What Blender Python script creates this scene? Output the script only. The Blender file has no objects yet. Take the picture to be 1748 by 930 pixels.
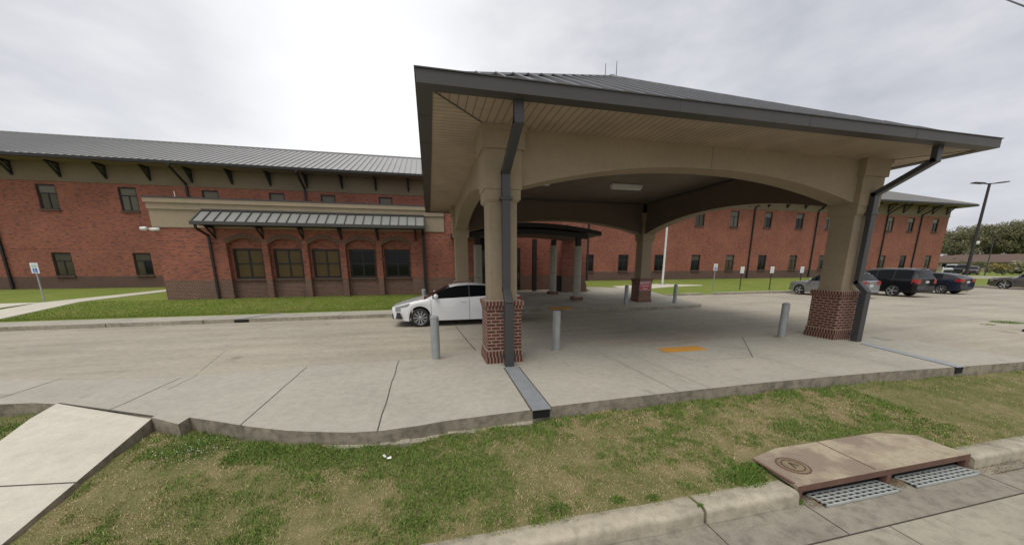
import bpy, math, random
import numpy as np
from mathutils import Vector, Matrix
random.seed(7); rng=np.random.default_rng(7)
SC=bpy.context.scene; COL=SC.collection
R=math.radians

# ------------------------------------------------------------------ helpers
class MB:
    """collects shapes that become ONE mesh object"""
    def __init__(s): s.v=[]; s.f=[]; s.m=[]; s.sm=[]
    def add(s,vs,fs,m=0,smooth=False):
        o=len(s.v); s.v+=[tuple(p) for p in vs]
        for f in fs: s.f.append(tuple(i+o for i in f)); s.m.append(m); s.sm.append(smooth)
    def quad(s,a,b,c,d,m=0): s.add([a,b,c,d],[(0,1,2,3)],m)
    def box(s,x0,y0,z0,x1,y1,z1,m=0):
        s.add([(x0,y0,z0),(x1,y0,z0),(x1,y1,z0),(x0,y1,z0),(x0,y0,z1),(x1,y0,z1),(x1,y1,z1),(x0,y1,z1)],
              [(0,3,2,1),(4,5,6,7),(0,1,5,4),(1,2,6,5),(2,3,7,6),(3,0,4,7)],m)
    def frustum(s,x0,y0,x1,y1,z0,e0,z1,e1,m=0):
        a=[(x0-e0,y0-e0,z0),(x1+e0,y0-e0,z0),(x1+e0,y1+e0,z0),(x0-e0,y1+e0,z0)]
        b=[(x0-e1,y0-e1,z1),(x1+e1,y0-e1,z1),(x1+e1,y1+e1,z1),(x0-e1,y1+e1,z1)]
        s.add(a+b,[(0,3,2,1),(4,5,6,7),(0,1,5,4),(1,2,6,5),(2,3,7,6),(3,0,4,7)],m)
    def bar(s,p,q,w,h,m=0,up=(0,0,1)):
        p=Vector(p); q=Vector(q); d=(q-p).normalized(); up=Vector(up)
        if abs(d.dot(up))>.98: up=Vector((0,1,0))
        x=d.cross(up).normalized()*(w/2); y=x.cross(d).normalized()*(h/2)
        vs=[p-x-y,p+x-y,p+x+y,p-x+y,q-x-y,q+x-y,q+x+y,q-x+y]
        s.add(vs,[(0,1,2,3),(7,6,5,4),(0,4,5,1),(1,5,6,2),(2,6,7,3),(3,7,4,0)],m)
    def tube(s,pts,rad,n=10,m=0,cap=True):
        pts=[Vector(p) for p in pts]
        if not hasattr(rad,'__len__'): rad=[rad]*len(pts)
        rings=[]
        px=None
        for i,p in enumerate(pts):
            d=(pts[min(i+1,len(pts)-1)]-pts[max(i-1,0)]).normalized()
            if px is None:
                u=Vector((0,0,1)) if abs(d.z)<.9 else Vector((1,0,0)); px=d.cross(u).normalized()
            px=(px-d*px.dot(d)).normalized(); py=d.cross(px)
            rings.append([p+(px*math.cos(2*math.pi*k/n)+py*math.sin(2*math.pi*k/n))*rad[i] for k in range(n)])
        vs=[p for r in rings for p in r]; fs=[]
        for i in range(len(pts)-1):
            for k in range(n): fs.append((i*n+k,i*n+(k+1)%n,(i+1)*n+(k+1)%n,(i+1)*n+k))
        s.add(vs,fs,m,True)
        if cap:
            s.add(rings[0],[tuple(range(n))[::-1]],m); s.add(rings[-1],[tuple(range(n))],m)
    def lathe(s,prof,n=24,m=0,axis='z',c=(0,0,0),smooth=True):
        vs=[];fs=[]
        for r,h in prof:
            for k in range(n):
                a=2*math.pi*k/n
                if axis=='z': vs.append((c[0]+r*math.cos(a),c[1]+r*math.sin(a),c[2]+h))
                elif axis=='y': vs.append((c[0]+r*math.cos(a),c[1]+h,c[2]+r*math.sin(a)))
                else: vs.append((c[0]+h,c[1]+r*math.cos(a),c[2]+r*math.sin(a)))
        for i in range(len(prof)-1):
            for k in range(n): fs.append((i*n+k,i*n+(k+1)%n,(i+1)*n+(k+1)%n,(i+1)*n+k))
        s.add(vs,fs,m,smooth)
    def prism(s,poly,z0,z1,m=0,mt=None):
        n=len(poly); vs=[(x,y,z0) for x,y in poly]+[(x,y,z1) for x,y in poly]
        s.add(vs,[tuple(range(n,2*n))],m if mt is None else mt); s.add(vs,[tuple(range(n))[::-1]]+[(i,(i+1)%n,n+(i+1)%n,n+i) for i in range(n)],m)
    def build(s,name,mats,parent=None,loc=None,bevel=0):
        me=bpy.data.meshes.new(name)
        me.from_pydata([tuple(p) for p in s.v],[],s.f); 
        if not isinstance(mats,(list,tuple)): mats=[mats]
        for m in mats: me.materials.append(m)
        me.polygons.foreach_set('material_index',s.m); me.polygons.foreach_set('use_smooth',s.sm)
        me.update(); o=bpy.data.objects.new(name,me); COL.objects.link(o)
        if parent is not None: o.parent=parent
        if loc is not None: o.location=loc
        if bevel:
            b=o.modifiers.new('bevel','BEVEL'); b.width=bevel; b.segments=2; b.limit_method='ANGLE'
        return o
def tag(o,label,cat,group=None):
    o['label']=label; o['category']=cat
    if group: o['group']=group
    return o
def empty(name,loc,label,cat,group=None,rotz=0):
    o=bpy.data.objects.new(name,None); COL.objects.link(o); o.location=loc; o.rotation_euler=(0,0,rotz); o.empty_display_size=.2
    return tag(o,label,cat,group)
def struct(o,kind='structure'): o['kind']=kind; return o
def copy_tree(o,parent=None):
    c=o.copy(); COL.objects.link(c)
    if parent is not None: c.parent=parent
    for ch in list(o.children): copy_tree(ch,c)
    return c
def text_mesh(body,size,mat,name,parent,loc,rot,depth=.002,sx=1):
    cu=bpy.data.curves.new(name,'FONT'); cu.body=body; cu.size=size; cu.align_x='CENTER'; cu.align_y='CENTER'; cu.extrude=depth; cu.offset=size*.012
    t=bpy.data.objects.new(name,cu); COL.objects.link(t)
    bpy.context.view_layer.update()
    me=bpy.data.meshes.new_from_object(t.evaluated_get(bpy.context.evaluated_depsgraph_get()))
    bpy.data.objects.remove(t); me.materials.clear(); me.materials.append(mat)
    o=bpy.data.objects.new(name,me); COL.objects.link(o); o.parent=parent; o.location=loc; o.rotation_euler=rot; o.scale=(sx,1,1)
    return o

# ------------------------------------------------------------------ materials
def new_mat(name):
    m=bpy.data.materials.new(name); m.use_nodes=True; nt=m.node_tree; b=nt.nodes['Principled BSDF']
    return m,nt,b
def nd(nt,t,**k):
    n=nt.nodes.new(t)
    for a,v in k.items():
        if a in n.inputs: n.inputs[a].default_value=v
        else: setattr(n,a,v)
    return n
def ramp(nt,fac,stops):
    r=nt.nodes.new('ShaderNodeValToRGB'); e=r.color_ramp.elements
    while len(e)<len(stops): e.new(.5)
    for i,(p,c) in enumerate(stops): e[i].position=p; e[i].color=tuple(c)+(1,) if len(c)==3 else c
    nt.links.new(fac,r.inputs[0]); return r.outputs[0]
def noise(nt,vec,scale,detail=4,rough=.55):
    n=nd(nt,'ShaderNodeTexNoise'); n.inputs['Scale'].default_value=scale; n.inputs['Detail'].default_value=detail; n.inputs['Roughness'].default_value=rough
    nt.links.new(vec,n.inputs['Vector']); return n.outputs['Fac']
def mixc(nt,fac,a,b,blend='MIX'):
    m=nt.nodes.new('ShaderNodeMix'); m.data_type='RGBA'; m.blend_type=blend
    for s,v in ((0,fac),(6,a),(7,b)):
        if hasattr(v,'is_linked'): nt.links.new(v,m.inputs[s])
        elif isinstance(v,(int,float)): m.inputs[s].default_value=v
        else: m.inputs[s].default_value=tuple(v)+(1,)
    return m.outputs[2]
def objco(nt,scale=(1,1,1),world=False):
    if world:
        g=nt.nodes.new('ShaderNodeNewGeometry'); out=g.outputs['Position']
    else:
        t=nt.nodes.new('ShaderNodeTexCoord'); out=t.outputs['Object']
    m=nt.nodes.new('ShaderNodeMapping'); m.inputs['Scale'].default_value=scale
    nt.links.new(out,m.inputs[0]); return m.outputs[0]
def bump(nt,b,h,strength,dist=.01):
    n=nt.nodes.new('ShaderNodeBump'); n.inputs['Strength'].default_value=strength; n.inputs['Distance'].default_value=dist
    nt.links.new(h,n.inputs['Height']); nt.links.new(n.outputs[0],b.inputs['Normal'])
def plain(name,col,rough=.5,metal=0,var=.12,scale=6,coat=0,spec=.5):
    m,nt,b=new_mat(name); v=objco(nt,world=True); n=noise(nt,v,scale,5)
    c=mixc(nt,n,[x*(1-var) for x in col],[min(1,x*(1+var)) for x in col]); nt.links.new(c,b.inputs['Base Color'])
    b.inputs['Roughness'].default_value=rough; b.inputs['Metallic'].default_value=metal; b.inputs['Coat Weight'].default_value=coat
    b.inputs['Specular IOR Level'].default_value=spec
    return m
def brick(name,c1,c2,mortar,bw=.21,bh=.075,mort=.009,soldier=False,blotch=.35,dark=(.05,.022,.018),darkamt=.5,smoothness=.1):
    m,nt,b=new_mat(name); g=nt.nodes.new('ShaderNodeNewGeometry'); s=nt.nodes.new('ShaderNodeSeparateXYZ'); nt.links.new(g.outputs['Position'],s.inputs[0])
    a=nd(nt,'ShaderNodeMath',operation='ADD'); nt.links.new(s.outputs[0],a.inputs[0]); nt.links.new(s.outputs[1],a.inputs[1])
    c=nt.nodes.new('ShaderNodeCombineXYZ')
    nt.links.new(a.outputs[0],c.inputs[1 if soldier else 0]); nt.links.new(s.outputs[2],c.inputs[0 if soldier else 1])
    t=nt.nodes.new('ShaderNodeTexBrick'); nt.links.new(c.outputs[0],t.inputs['Vector'])
    t.inputs['Scale'].default_value=1; t.inputs['Brick Width'].default_value=bw; t.inputs['Row Height'].default_value=bh
    t.inputs['Mortar Size'].default_value=mort; t.inputs['Mortar Smooth'].default_value=smoothness; t.inputs['Bias'].default_value=-.1
    if soldier: t.offset=0
    t.inputs['Color1'].default_value=c1+(1,); t.inputs['Color2'].default_value=c2+(1,); t.inputs['Mortar'].default_value=mortar+(1,)
    # whole bricks of a darker firing, and broad patches
    mp=nd(nt,'ShaderNodeMapping'); mp.inputs['Scale'].default_value=(1/bw,1/bh,1); nt.links.new(c.outputs[0],mp.inputs[0])
    wn=nt.nodes.new('ShaderNodeTexNoise'); wn.inputs['Scale'].default_value=.72; wn.inputs['Detail'].default_value=1; nt.links.new(mp.outputs[0],wn.inputs['Vector'])
    f=ramp(nt,wn.outputs['Fac'],[(.53,(0,0,0)),(.64,(darkamt,)*3)])
    mask=nd(nt,'ShaderNodeMath',operation='SUBTRACT'); mask.inputs[0].default_value=1; nt.links.new(t.outputs['Fac'],mask.inputs[1])
    mm=nd(nt,'ShaderNodeMath',operation='MULTIPLY'); nt.links.new(f,mm.inputs[0]); nt.links.new(mask.outputs[0],mm.inputs[1])
    col=mixc(nt,mm.outputs[0],t.outputs['Color'],dark)
    big=noise(nt,g.outputs['Position'],.55,6,.65)
    f2=ramp(nt,big,[(.3,(1-blotch,)*3),(.7,(1+blotch*.55,)*3)])
    col=mixc(nt,1.0,col,f2,'MULTIPLY')
    nt.links.new(col,b.inputs['Base Color']); b.inputs['Roughness'].default_value=.85
    bump(nt,b,t.outputs['Fac'],-.35,.006)
    return m
def concrete(name,col,var=.25,stain=.5,big=.35,rough=.85,streak=None,spots=True):
    m,nt,b=new_mat(name); v=objco(nt,world=True)
    n1=noise(nt,v,big,6,.6); n2=noise(nt,v,7,6,.65); n3=noise(nt,v,90,3,.6)
    c=ramp(nt,n1,[(.3,[x*(1-var) for x in col]),(.5,col),(.72,[min(1,x*(1+var*.7)) for x in col])])
    f=ramp(nt,n2,[(.34,(1-stain*.4,)*3),(.55,(1,)*3),(.75,(1.08,)*3)]); c=mixc(nt,1.0,c,f,'MULTIPLY')
    f=ramp(nt,n3,[(.3,(.88,)*3),(.7,(1.1,)*3)]); c=mixc(nt,1.0,c,f,'MULTIPLY')
    if streak:
        v2=objco(nt,streak,world=True); n4=noise(nt,v2,1.0,5,.6); f=ramp(nt,n4,[(.33,(.87,.86,.845)),(.55,(1,1,1)),(.75,(1.08,1.07,1.05))]); c=mixc(nt,1.0,c,f,'MULTIPLY')
    if spots:
        n5=noise(nt,v,.9,3,.5); f=ramp(nt,n5,[(.66,(1,1,1)),(.74,(.72,.71,.7))]); c=mixc(nt,1.0,c,f,'MULTIPLY')
    nt.links.new(c,b.inputs['Base Color']); b.inputs['Roughness'].default_value=rough
    bump(nt,b,n3,.15,.004)
    return m
def grass_mat(name,stops,s1=.9,s2=6,fine=60,bumpy=.5):
    m,nt,b=new_mat(name); v=objco(nt,world=True)
    n1=noise(nt,v,s1,5,.6); n2=noise(nt,v,s2,5,.7)
    a=nd(nt,'ShaderNodeMath',operation='MULTIPLY_ADD'); nt.links.new(n2,a.inputs[0]); a.inputs[1].default_value=.45
    mm=nd(nt,'ShaderNodeMath',operation='MULTIPLY'); nt.links.new(n1,mm.inputs[0]); mm.inputs[1].default_value=.55; nt.links.new(mm.outputs[0],a.inputs[2])
    c=ramp(nt,a.outputs[0],stops)
    n3=noise(nt,v,fine,3,.7); f=ramp(nt,n3,[(.3,(.6,)*3),(.7,(1.35,)*3)]); c=mixc(nt,1.0,c,f,'MULTIPLY')
    nt.links.new(c,b.inputs['Base Color']); b.inputs['Roughness'].default_value=.9; b.inputs['Specular IOR Level'].default_value=.15
    if bumpy: bump(nt,b,n3,bumpy,.03)
    return m
def blade_mat(name,stops,s1=.9,s2=6,rnd=.5):
    m,nt,b=new_mat(name); v=objco(nt,world=True)
    n1=noise(nt,v,s1,5,.6); n2=noise(nt,v,s2,5,.7)
    a=nd(nt,'ShaderNodeMath',operation='MULTIPLY_ADD'); nt.links.new(n2,a.inputs[0]); a.inputs[1].default_value=.45
    mm=nd(nt,'ShaderNodeMath',operation='MULTIPLY'); nt.links.new(n1,mm.inputs[0]); mm.inputs[1].default_value=.55; nt.links.new(mm.outputs[0],a.inputs[2])
    at=nt.nodes.new('ShaderNodeAttribute'); at.attribute_name='blade_rand'
    sb=nd(nt,'ShaderNodeMath',operation='MULTIPLY_ADD'); nt.links.new(at.outputs['Fac'],sb.inputs[0]); sb.inputs[1].default_value=rnd*.3; 
    s0=nd(nt,'ShaderNodeMath',operation='SUBTRACT'); nt.links.new(a.outputs[0],s0.inputs[0]); s0.inputs[1].default_value=rnd*.15
    nt.links.new(s0.outputs[0],sb.inputs[2])
    c=ramp(nt,sb.outputs[0],stops)
    f=ramp(nt,at.outputs['Fac'],[(0,(.75,)*3),(1,(1.25,)*3)]); c=mixc(nt,1.0,c,f,'MULTIPLY')
    nt.links.new(c,b.inputs['Base Color']); b.inputs['Roughness'].default_value=.75; b.inputs['Specular IOR Level'].default_value=.2
    return m
def panel_lines(name,col,axis,pitch,rough=.6,line=.5,frac=.12):
    """painted metal soffit boards: narrow dark grooves every `pitch` metres along one axis"""
    m,nt,b=new_mat(name); g=nt.nodes.new('ShaderNodeNewGeometry'); s=nt.nodes.new('ShaderNodeSeparateXYZ'); nt.links.new(g.outputs['Position'],s.inputs[0])
    d=nd(nt,'ShaderNodeMath',operation='DIVIDE'); nt.links.new(s.outputs[axis],d.inputs[0]); d.inputs[1].default_value=pitch
    fr=nd(nt,'ShaderNodeMath',operation='FRACT'); nt.links.new(d.outputs[0],fr.inputs[0])
    f=ramp(nt,fr.outputs[0],[(0,(line,)*3),(frac,(line,)*3),(frac+.03,(1,1,1)),(1,(1,1,1))]); 
    n=noise(nt,g.outputs['Position'],1.5,5); f2=ramp(nt,n,[(.3,[x*.85 for x in col]),(.7,[x*1.12 for x in col])])
    c=mixc(nt,1.0,f2,f,'MULTIPLY'); nt.links.new(c,b.inputs['Base Color']); b.inputs['Roughness'].default_value=rough
    bump(nt,b,f,.6,.01)
    return m
def glass_pane(name,col,rough=.06,var=.35,scale=.8):
    m=plain(name,col,rough,0,var,scale,spec=.22); return m

M={}
M['brick']=brick('red_brick',(.365,.097,.053),(.27,.074,.045),(.28,.19,.145),mort=.008,blotch=.22,darkamt=.68)
M['brick_dark']=brick('dark_brown_brick',(.135,.070,.052),(.11,.058,.045),(.15,.115,.095),blotch=.15,darkamt=.2,mort=.008)
M['brick_wing']=brick('brown_base_brick',(.165,.072,.047),(.125,.056,.038),(.26,.20,.155),blotch=.2,darkamt=.5,mort=.011)
M['brick_ped']=brick('pedestal_brick',(.135,.038,.026),(.10,.030,.022),(.34,.24,.18),bw=.205,bh=.077,mort=.013,blotch=.25,darkamt=.45)
M['brick_sold']=brick('soldier_brick',(.135,.038,.026),(.10,.030,.022),(.34,.24,.18),bw=.3,bh=.077,mort=.013,soldier=True,blotch=.25,darkamt=.45)
M['arch_brick']=plain('arch_trim_brick',(.135,.075,.048),.85,var=.35,scale=9)
M['mortar']=plain('mortar',(.25,.19,.15),.9,var=.2,scale=30)
M['stucco']=concrete('beige_stucco',(.31,.245,.165),var=.10,stain=.17,big=.5,spots=False)
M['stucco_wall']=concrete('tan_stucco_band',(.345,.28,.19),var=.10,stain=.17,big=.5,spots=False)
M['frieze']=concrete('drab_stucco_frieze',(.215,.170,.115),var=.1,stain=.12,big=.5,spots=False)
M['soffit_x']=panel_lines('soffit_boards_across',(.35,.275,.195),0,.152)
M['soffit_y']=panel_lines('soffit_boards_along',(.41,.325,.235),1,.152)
M['inner']=concrete('dark_taupe_inner',(.125,.092,.069),var=.1,stain=.12,big=.5,spots=False)
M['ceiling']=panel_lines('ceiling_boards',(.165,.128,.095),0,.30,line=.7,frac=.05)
M['metal_roof']=plain('standing_seam_metal',(.25,.25,.255),.33,.6,var=.12,scale=1.2)
M['metal_roof_far']=plain('grey_standing_seam',(.34,.335,.33),.5,.12,var=.1,scale=.5)
M['awn_metal']=plain('awning_metal',(.23,.235,.22),.5,.25,var=.12,scale=2)
M['bronze']=plain('dark_bronze_metal',(.020,.019,.018),.5,.2,var=.15,scale=3)
M['fascia']=plain('charcoal_fascia',(.066,.062,.058),.5,.2,var=.15,scale=2)
M['downspout']=plain('grey_downspout_metal',(.062,.062,.064),.42,.3,var=.12,scale=3)
M['black']=plain('flat_black',(.006,.006,.006),.8,var=.1)
M['conc_drive']=concrete('drive_concrete',(.385,.345,.275),var=.16,stain=.35,streak=(.18,1.6,1))
M['conc_pad']=concrete('pad_concrete',(.398,.373,.312),var=.13,stain=.28,big=.55)
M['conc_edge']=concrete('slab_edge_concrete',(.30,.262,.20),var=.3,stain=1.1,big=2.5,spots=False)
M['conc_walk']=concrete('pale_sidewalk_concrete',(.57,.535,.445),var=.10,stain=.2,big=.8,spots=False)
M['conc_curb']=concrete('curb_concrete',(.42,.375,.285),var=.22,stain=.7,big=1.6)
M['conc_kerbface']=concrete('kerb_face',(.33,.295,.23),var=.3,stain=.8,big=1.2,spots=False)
M['street']=concrete('street_concrete',(.36,.325,.255),var=.18,stain=.6,big=.7)
M['gutter']=concrete('gutter_concrete',(.265,.24,.19),var=.25,stain=.8,big=1.1)
M['joint']=plain('joint_filler',(.075,.065,.052),.9,var=.3,scale=8)
M['joint_soft']=plain('weathered_joint',(.15,.135,.11),.9,var=.3,scale=8)
M['yellow']=plain('yellow_warning_mat',(.56,.27,.035),.8,var=.2,scale=12)
M['yellow_dot']=plain('yellow_warning_dome',(.60,.30,.045),.8,var=.2,scale=12)
M['steel']=plain('galvanised_plate',(.40,.42,.44),.42,.45,var=.22,scale=5)
M['grate']=plain('worn_steel_grate',(.42,.44,.42),.6,.1,var=.25,scale=9)
M['galv']=plain('galvanised_post',(.33,.35,.35),.5,.35,var=.22,scale=5)
M['cap']=plain('bollard_cap_concrete',(.27,.28,.28),.8,var=.2,scale=20)
M['white_metal']=plain('white_painted_metal',(.70,.70,.69),.4,var=.08)
M['sign_white']=plain('sign_white',(.74,.77,.76),.45,var=.05)
M['sign_blue']=plain('sign_blue',(.035,.13,.42),.45,var=.05)
M['sign_green']=plain('sign_green',(.10,.34,.22),.45,var=.05)
M['sign_red']=plain('sign_red',(.50,.035,.045),.45,var=.08)
M['sign_post_black']=plain('black_sign_post',(.03,.027,.025),.6,var=.2)
M['rust']=plain('rusty_steel',(.15,.078,.056),.8,.05,var=.45,scale=7)
M['tube']=plain('fluorescent_lens',(.62,.61,.56),.4,var=.05)
M['tyre']=plain('tyre_rubber',(.018,.018,.018),.75,var=.2,scale=20)
M['alloy']=plain('alloy_rim',(.46,.47,.48),.3,.7,var=.08)
M['alloy_dark']=plain('dark_wheel_well',(.02,.02,.021),.5,.2,var=.1)
M['glass_car']=plain('tinted_car_glass',(.006,.007,.008),.05,var=.1,spec=.22)
M['trim']=plain('black_plastic_trim',(.02,.02,.021),.5,var=.1)
M['chrome']=plain('chrome',(.6,.6,.6),.2,.9,var=.05)
M['lamp_clear']=plain('headlamp_lens',(.26,.26,.245),.12,.2,var=.2,scale=20)
M['lamp_amber']=plain('amber_lens',(.55,.25,.12),.15,var=.1)
M['lamp_red']=plain('tail_lamp_red',(.34,.022,.025),.15,var=.1,coat=.5)
M['plate']=plain('licence_plate',(.55,.56,.55),.5,var=.1)
for k,c,me in (('white',(.74,.75,.76),0),('silver',(.25,.257,.27),.4),('blackp',(.006,.0065,.008),.0),('navy',(.018,.024,.042),.3),('greyp',(.075,.068,.064),.4),('maroon',(.07,.03,.028),.2)):
    M['paint_'+k]=plain('car_paint_'+k,c,.28,me,var=.03,coat=.15 if k in('blackp','navy') else .8,spec=.25 if k in('blackp','navy') else .5)
M['bark']=plain('bark',(.075,.058,.042),.9,var=.4,scale=12)
M['wood_pole']=plain('weathered_pole_wood',(.17,.14,.105),.85,var=.3,scale=8)
M['roof_brown']=plain('brown_shingles',(.115,.076,.057),.9,var=.25,scale=4)
M['house_wall']=plain('tan_house_wall',(.33,.26,.2),.85,var=.12,scale=3)
M['orange']=plain('orange_plastic',(.75,.16,.05),.5,var=.1)
M['paper']=plain('white_paper',(.75,.75,.73),.8,var=.05)
M['dirt']=grass_mat('bare_dirt',[(.3,(.12,.085,.052)),(.5,(.22,.17,.105)),(.7,(.30,.235,.15))],2,9,90,.4)
DRY0=[(.34,(.27,.195,.115)),(.42,(.165,.125,.062)),(.48,(.105,.105,.038)),(.55,(.062,.098,.022)),(.66,(.038,.095,.014))]
DRY=[(.03,(.56,.43,.28)),(.22,(.46,.37,.205)),(.45,(.29,.285,.105)),(.68,(.215,.275,.072)),(.95,(.145,.235,.045))]
M['verge']=grass_mat('verge_thatch',[(.35,(.12,.135,.042)),(.5,(.185,.175,.072)),(.65,(.30,.24,.135))],1.2,6,130,.5)
def blade_attr_mat(name,stops):
    m,nt,b=new_mat(name); a=nt.nodes.new('ShaderNodeAttribute'); a.attribute_name='green'; at=nt.nodes.new('ShaderNodeAttribute'); at.attribute_name='blade_rand'
    c=ramp(nt,a.outputs['Fac'],stops); f=ramp(nt,at.outputs['Fac'],[(0,(.7,)*3),(1,(1.3,)*3)]); c=mixc(nt,1.0,c,f,'MULTIPLY')
    nt.links.new(c,b.inputs['Base Color']); b.inputs['Roughness'].default_value=.75; b.inputs['Specular IOR Level'].default_value=.2; return m
M['blade']=blade_attr_mat('verge_blades',DRY)
LG=[(.33,(.25,.245,.075)),(.48,(.19,.232,.05)),(.62,(.145,.205,.036))]
M['lawn']=grass_mat('mown_lawn',LG,.5,3,40,.5)
M['lawn_blade']=blade_mat('lawn_blades',[(p,tuple(x*1.1 for x in c)) for p,c in LG],.5,3,.5)
M['weed']=blade_mat('weed_leaves',[(.3,(.09,.165,.028)),(.7,(.15,.25,.045))],3,9,.6)
M['clover']=plain('clover_flower',(.62,.62,.55),.8,var=.1)
M['straw']=blade_mat('straw_debris',[(.3,(.16,.10,.055)),(.7,(.34,.25,.14))],3,9,.8)
def leaf(name,c): return plain(name,c,.7,0,.4,.35,spec=.25)
M['leaf_dark']=leaf('oak_leaves_dark',(.115,.120,.062)); M['leaf_mid']=leaf('oak_leaves_olive',(.21,.195,.095)); M['leaf_grey']=leaf('oak_leaves_grey',(.29,.28,.19))
M['leaf_gold']=leaf('hedge_leaves_gold',(.28,.21,.05))
PANES=[glass_pane('pane_blinds',(.07,.06,.035)),glass_pane('pane_dark',(.007,.007,.0065)),glass_pane('pane_shade',(.135,.122,.09)),glass_pane('pane_amber',(.125,.083,.03),.15,.25,1.5)]

# ------------------------------------------------------------------ setting
CORN=[(-80,7.05),(-6.96,7.05),(-6.45,6.98),(-6.04,6.83),(-5.09,6.4),(-4.15,5.86),(-3.59,5.49),(-3.588,5.72),(-3.1,5.46),(-2.54,5.15),(-2.0,4.9),(-1.44,4.72),(-1.1,4.63),(-.72,4.59),(-.3,4.62),(.11,4.69),(.8,4.73),(1.41,4.76),(1.77,4.81),(3.48,4.87),(6.0,4.91),(8.96,4.85),(10.9,4.72),(13,4.62),(20,4.5),(80,4.4)]
EX=np.array([c[0] for c in CORN]); EY=np.array([c[1] for c in CORN])
def edge_y(x): return float(np.interp(x,EX,EY))
def drive_z(y): return float(np.interp(y,[8.2,16.3],[0,-.1]))
# base ground sheet to the horizon
g=MB(); g.quad((-3000,-3000,-1.2),(3000,-3000,-1.2),(3000,3000,-1.2),(-3000,3000,-1.2)); struct(g.build('ground',M['lawn']))
# concrete drive, pad and parking lot
xs=sorted(set([c[0] for c in CORN]+[14.0,14.01,54.4]+list(np.arange(-60,80,4.0))))
xs=[x for x in xs if x<=54.4]
d=MB()
for a,b in zip(xs[:-1],xs[1:]):
    if b-a<1e-4: continue
    ym=17.4 if b<=14.0 else 22.7
    ya,yb=edge_y(a),edge_y(b)
    rows=[None,8.2,12.0,16.3,ym]
    for i in range(4):
        y0a=ya if i==0 else rows[i]; y0b=yb if i==0 else rows[i]; y1=rows[i+1]
        mi=1 if i==0 else 0
        if i==0:   # pad's back edge wanders
            pass
        d.quad((a,y0a,drive_z(y0a)),(b,y0b,drive_z(y0b)),(b,y1,drive_z(y1)),(a,y1,drive_z(y1)),0)
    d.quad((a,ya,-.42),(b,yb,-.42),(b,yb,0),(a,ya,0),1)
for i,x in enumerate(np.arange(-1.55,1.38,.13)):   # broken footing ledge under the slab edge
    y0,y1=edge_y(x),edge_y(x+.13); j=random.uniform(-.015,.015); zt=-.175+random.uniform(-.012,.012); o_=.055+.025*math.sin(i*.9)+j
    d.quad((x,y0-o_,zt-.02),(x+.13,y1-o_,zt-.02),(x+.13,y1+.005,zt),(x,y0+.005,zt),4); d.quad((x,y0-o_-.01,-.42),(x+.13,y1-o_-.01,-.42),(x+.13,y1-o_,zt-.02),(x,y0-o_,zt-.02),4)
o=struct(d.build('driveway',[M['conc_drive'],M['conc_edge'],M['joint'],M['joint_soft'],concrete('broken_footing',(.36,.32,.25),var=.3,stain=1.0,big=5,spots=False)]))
# the paler pad poured around the columns, 4 mm above the drive
pb=[(-9.5,8.62),(-8.36,8.55),(-6.5,8.2),(-5.32,8.06),(-2.7,8.2),(-.01,8.2),(1.2,8.6),(2.48,8.9),(3.4,8.75),(4.28,8.5),(5.2,8.1),(5.72,7.93),(6.47,7.92),(7.64,8.15),(8.6,8.42),(9.28,8.47),(9.8,8.2),(10.24,8.05),(11.0,8.3),(11.6,8.45),(12.9,8.3),(13.6,7.6)]
px_=np.array([p[0] for p in pb]); py_=np.array([p[1] for p in pb])
xs2=sorted(set(list(px_)+[x for x in EX if -9.5<x<13.6]))
p=MB()
for a,b in zip(xs2[:-1],xs2[1:]):
    p.quad((a,edge_y(a),.004),(b,edge_y(b),.004),(b,float(np.interp(b,px_,py_)),.004),(a,float(np.interp(a,px_,py_)),.004))
p2=MB()
def strip(mb,pts,w,z,m):
    for (x0,y0),(x1,y1) in zip(pts[:-1],pts[1:]):
        dx,dy=x1-x0,y1-y0; l=math.hypot(dx,dy); w_=w*.62; nx,ny=-dy/l*w_/2,dx/l*w_/2
        za=drive_z(y0)+z; zb=drive_z(y1)+z
        mb.quad((x0-nx,y0-ny,za),(x1-nx,y1-ny,zb),(x1+nx,y1+ny,zb),(x0+nx,y0+ny,za),m)
def wob(x0,y0,x1,y1,n=8,a=.012): return [(x0+(x1-x0)*t+random.uniform(-a,a),y0+(y1-y0)*t) for t in np.linspace(0,1,n)]
for x,y0,y1,w,m in ((-.82,8.2,4.60,.028,1),(-2.72,8.15,5.22,.022,1),(-5.02,7.95,6.35,.018,1),(-4.76,8.1,7.2,.012,1),(-7.3,8.5,7.08,.02,1),(4.15,8.5,4.9,.014,2),(4.85,7.6,4.9,.010,2),(7.7,8.1,4.9,.010,2),(9.9,8.1,4.9,.010,2)):
    strip(p,wob(x+random.uniform(-.05,.05),y0,x+random.uniform(-.03,.03),y1),w,.008,m)
for pts,w,m in (([(5.67,8.0),(5.88,6.5)],.014,1),([(5.88,6.5),(7.48,6.42)],.010,1),([(7.48,6.42),(9.31,8.44)],.03,1),([(7.1,7.78),(8.1,7.1)],.008,2),([(7.0,7.26),(7.5,6.42)],.006,2),([(4.3,8.5),(5.8,7.3)],.01,2)):
    strip(p,pts,w,.008,m)
struct(p.build('pavement',[M['conc_pad'],M['joint'],M['joint_soft']]))
for pts,w,m in (([(.86,12.9),(1.07,8.75)],.05,0),([(-5.45,10.5),(-4.9,8.4)],.012,1),([(4.2,16),(4.2,8.7)],.012,1),([(8.2,16),(8.2,8.7)],.012,1),([(12.4,16),(12.4,8.6)],.012,1),([(2.2,12.3),(14,12.3)],.014,1),([(14,12.3),(54,12.3)],.014,1),([(17,22),(17,5)],.014,1),([(-60,12.4),(.8,12.4)],.01,1)):
    strip(p2,wob(*pts[0],*pts[1]),w,.004,m)
for x in np.arange(21.5,54,4.5): strip(p2,wob(x,22,x,5),.014,.004,1)
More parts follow.
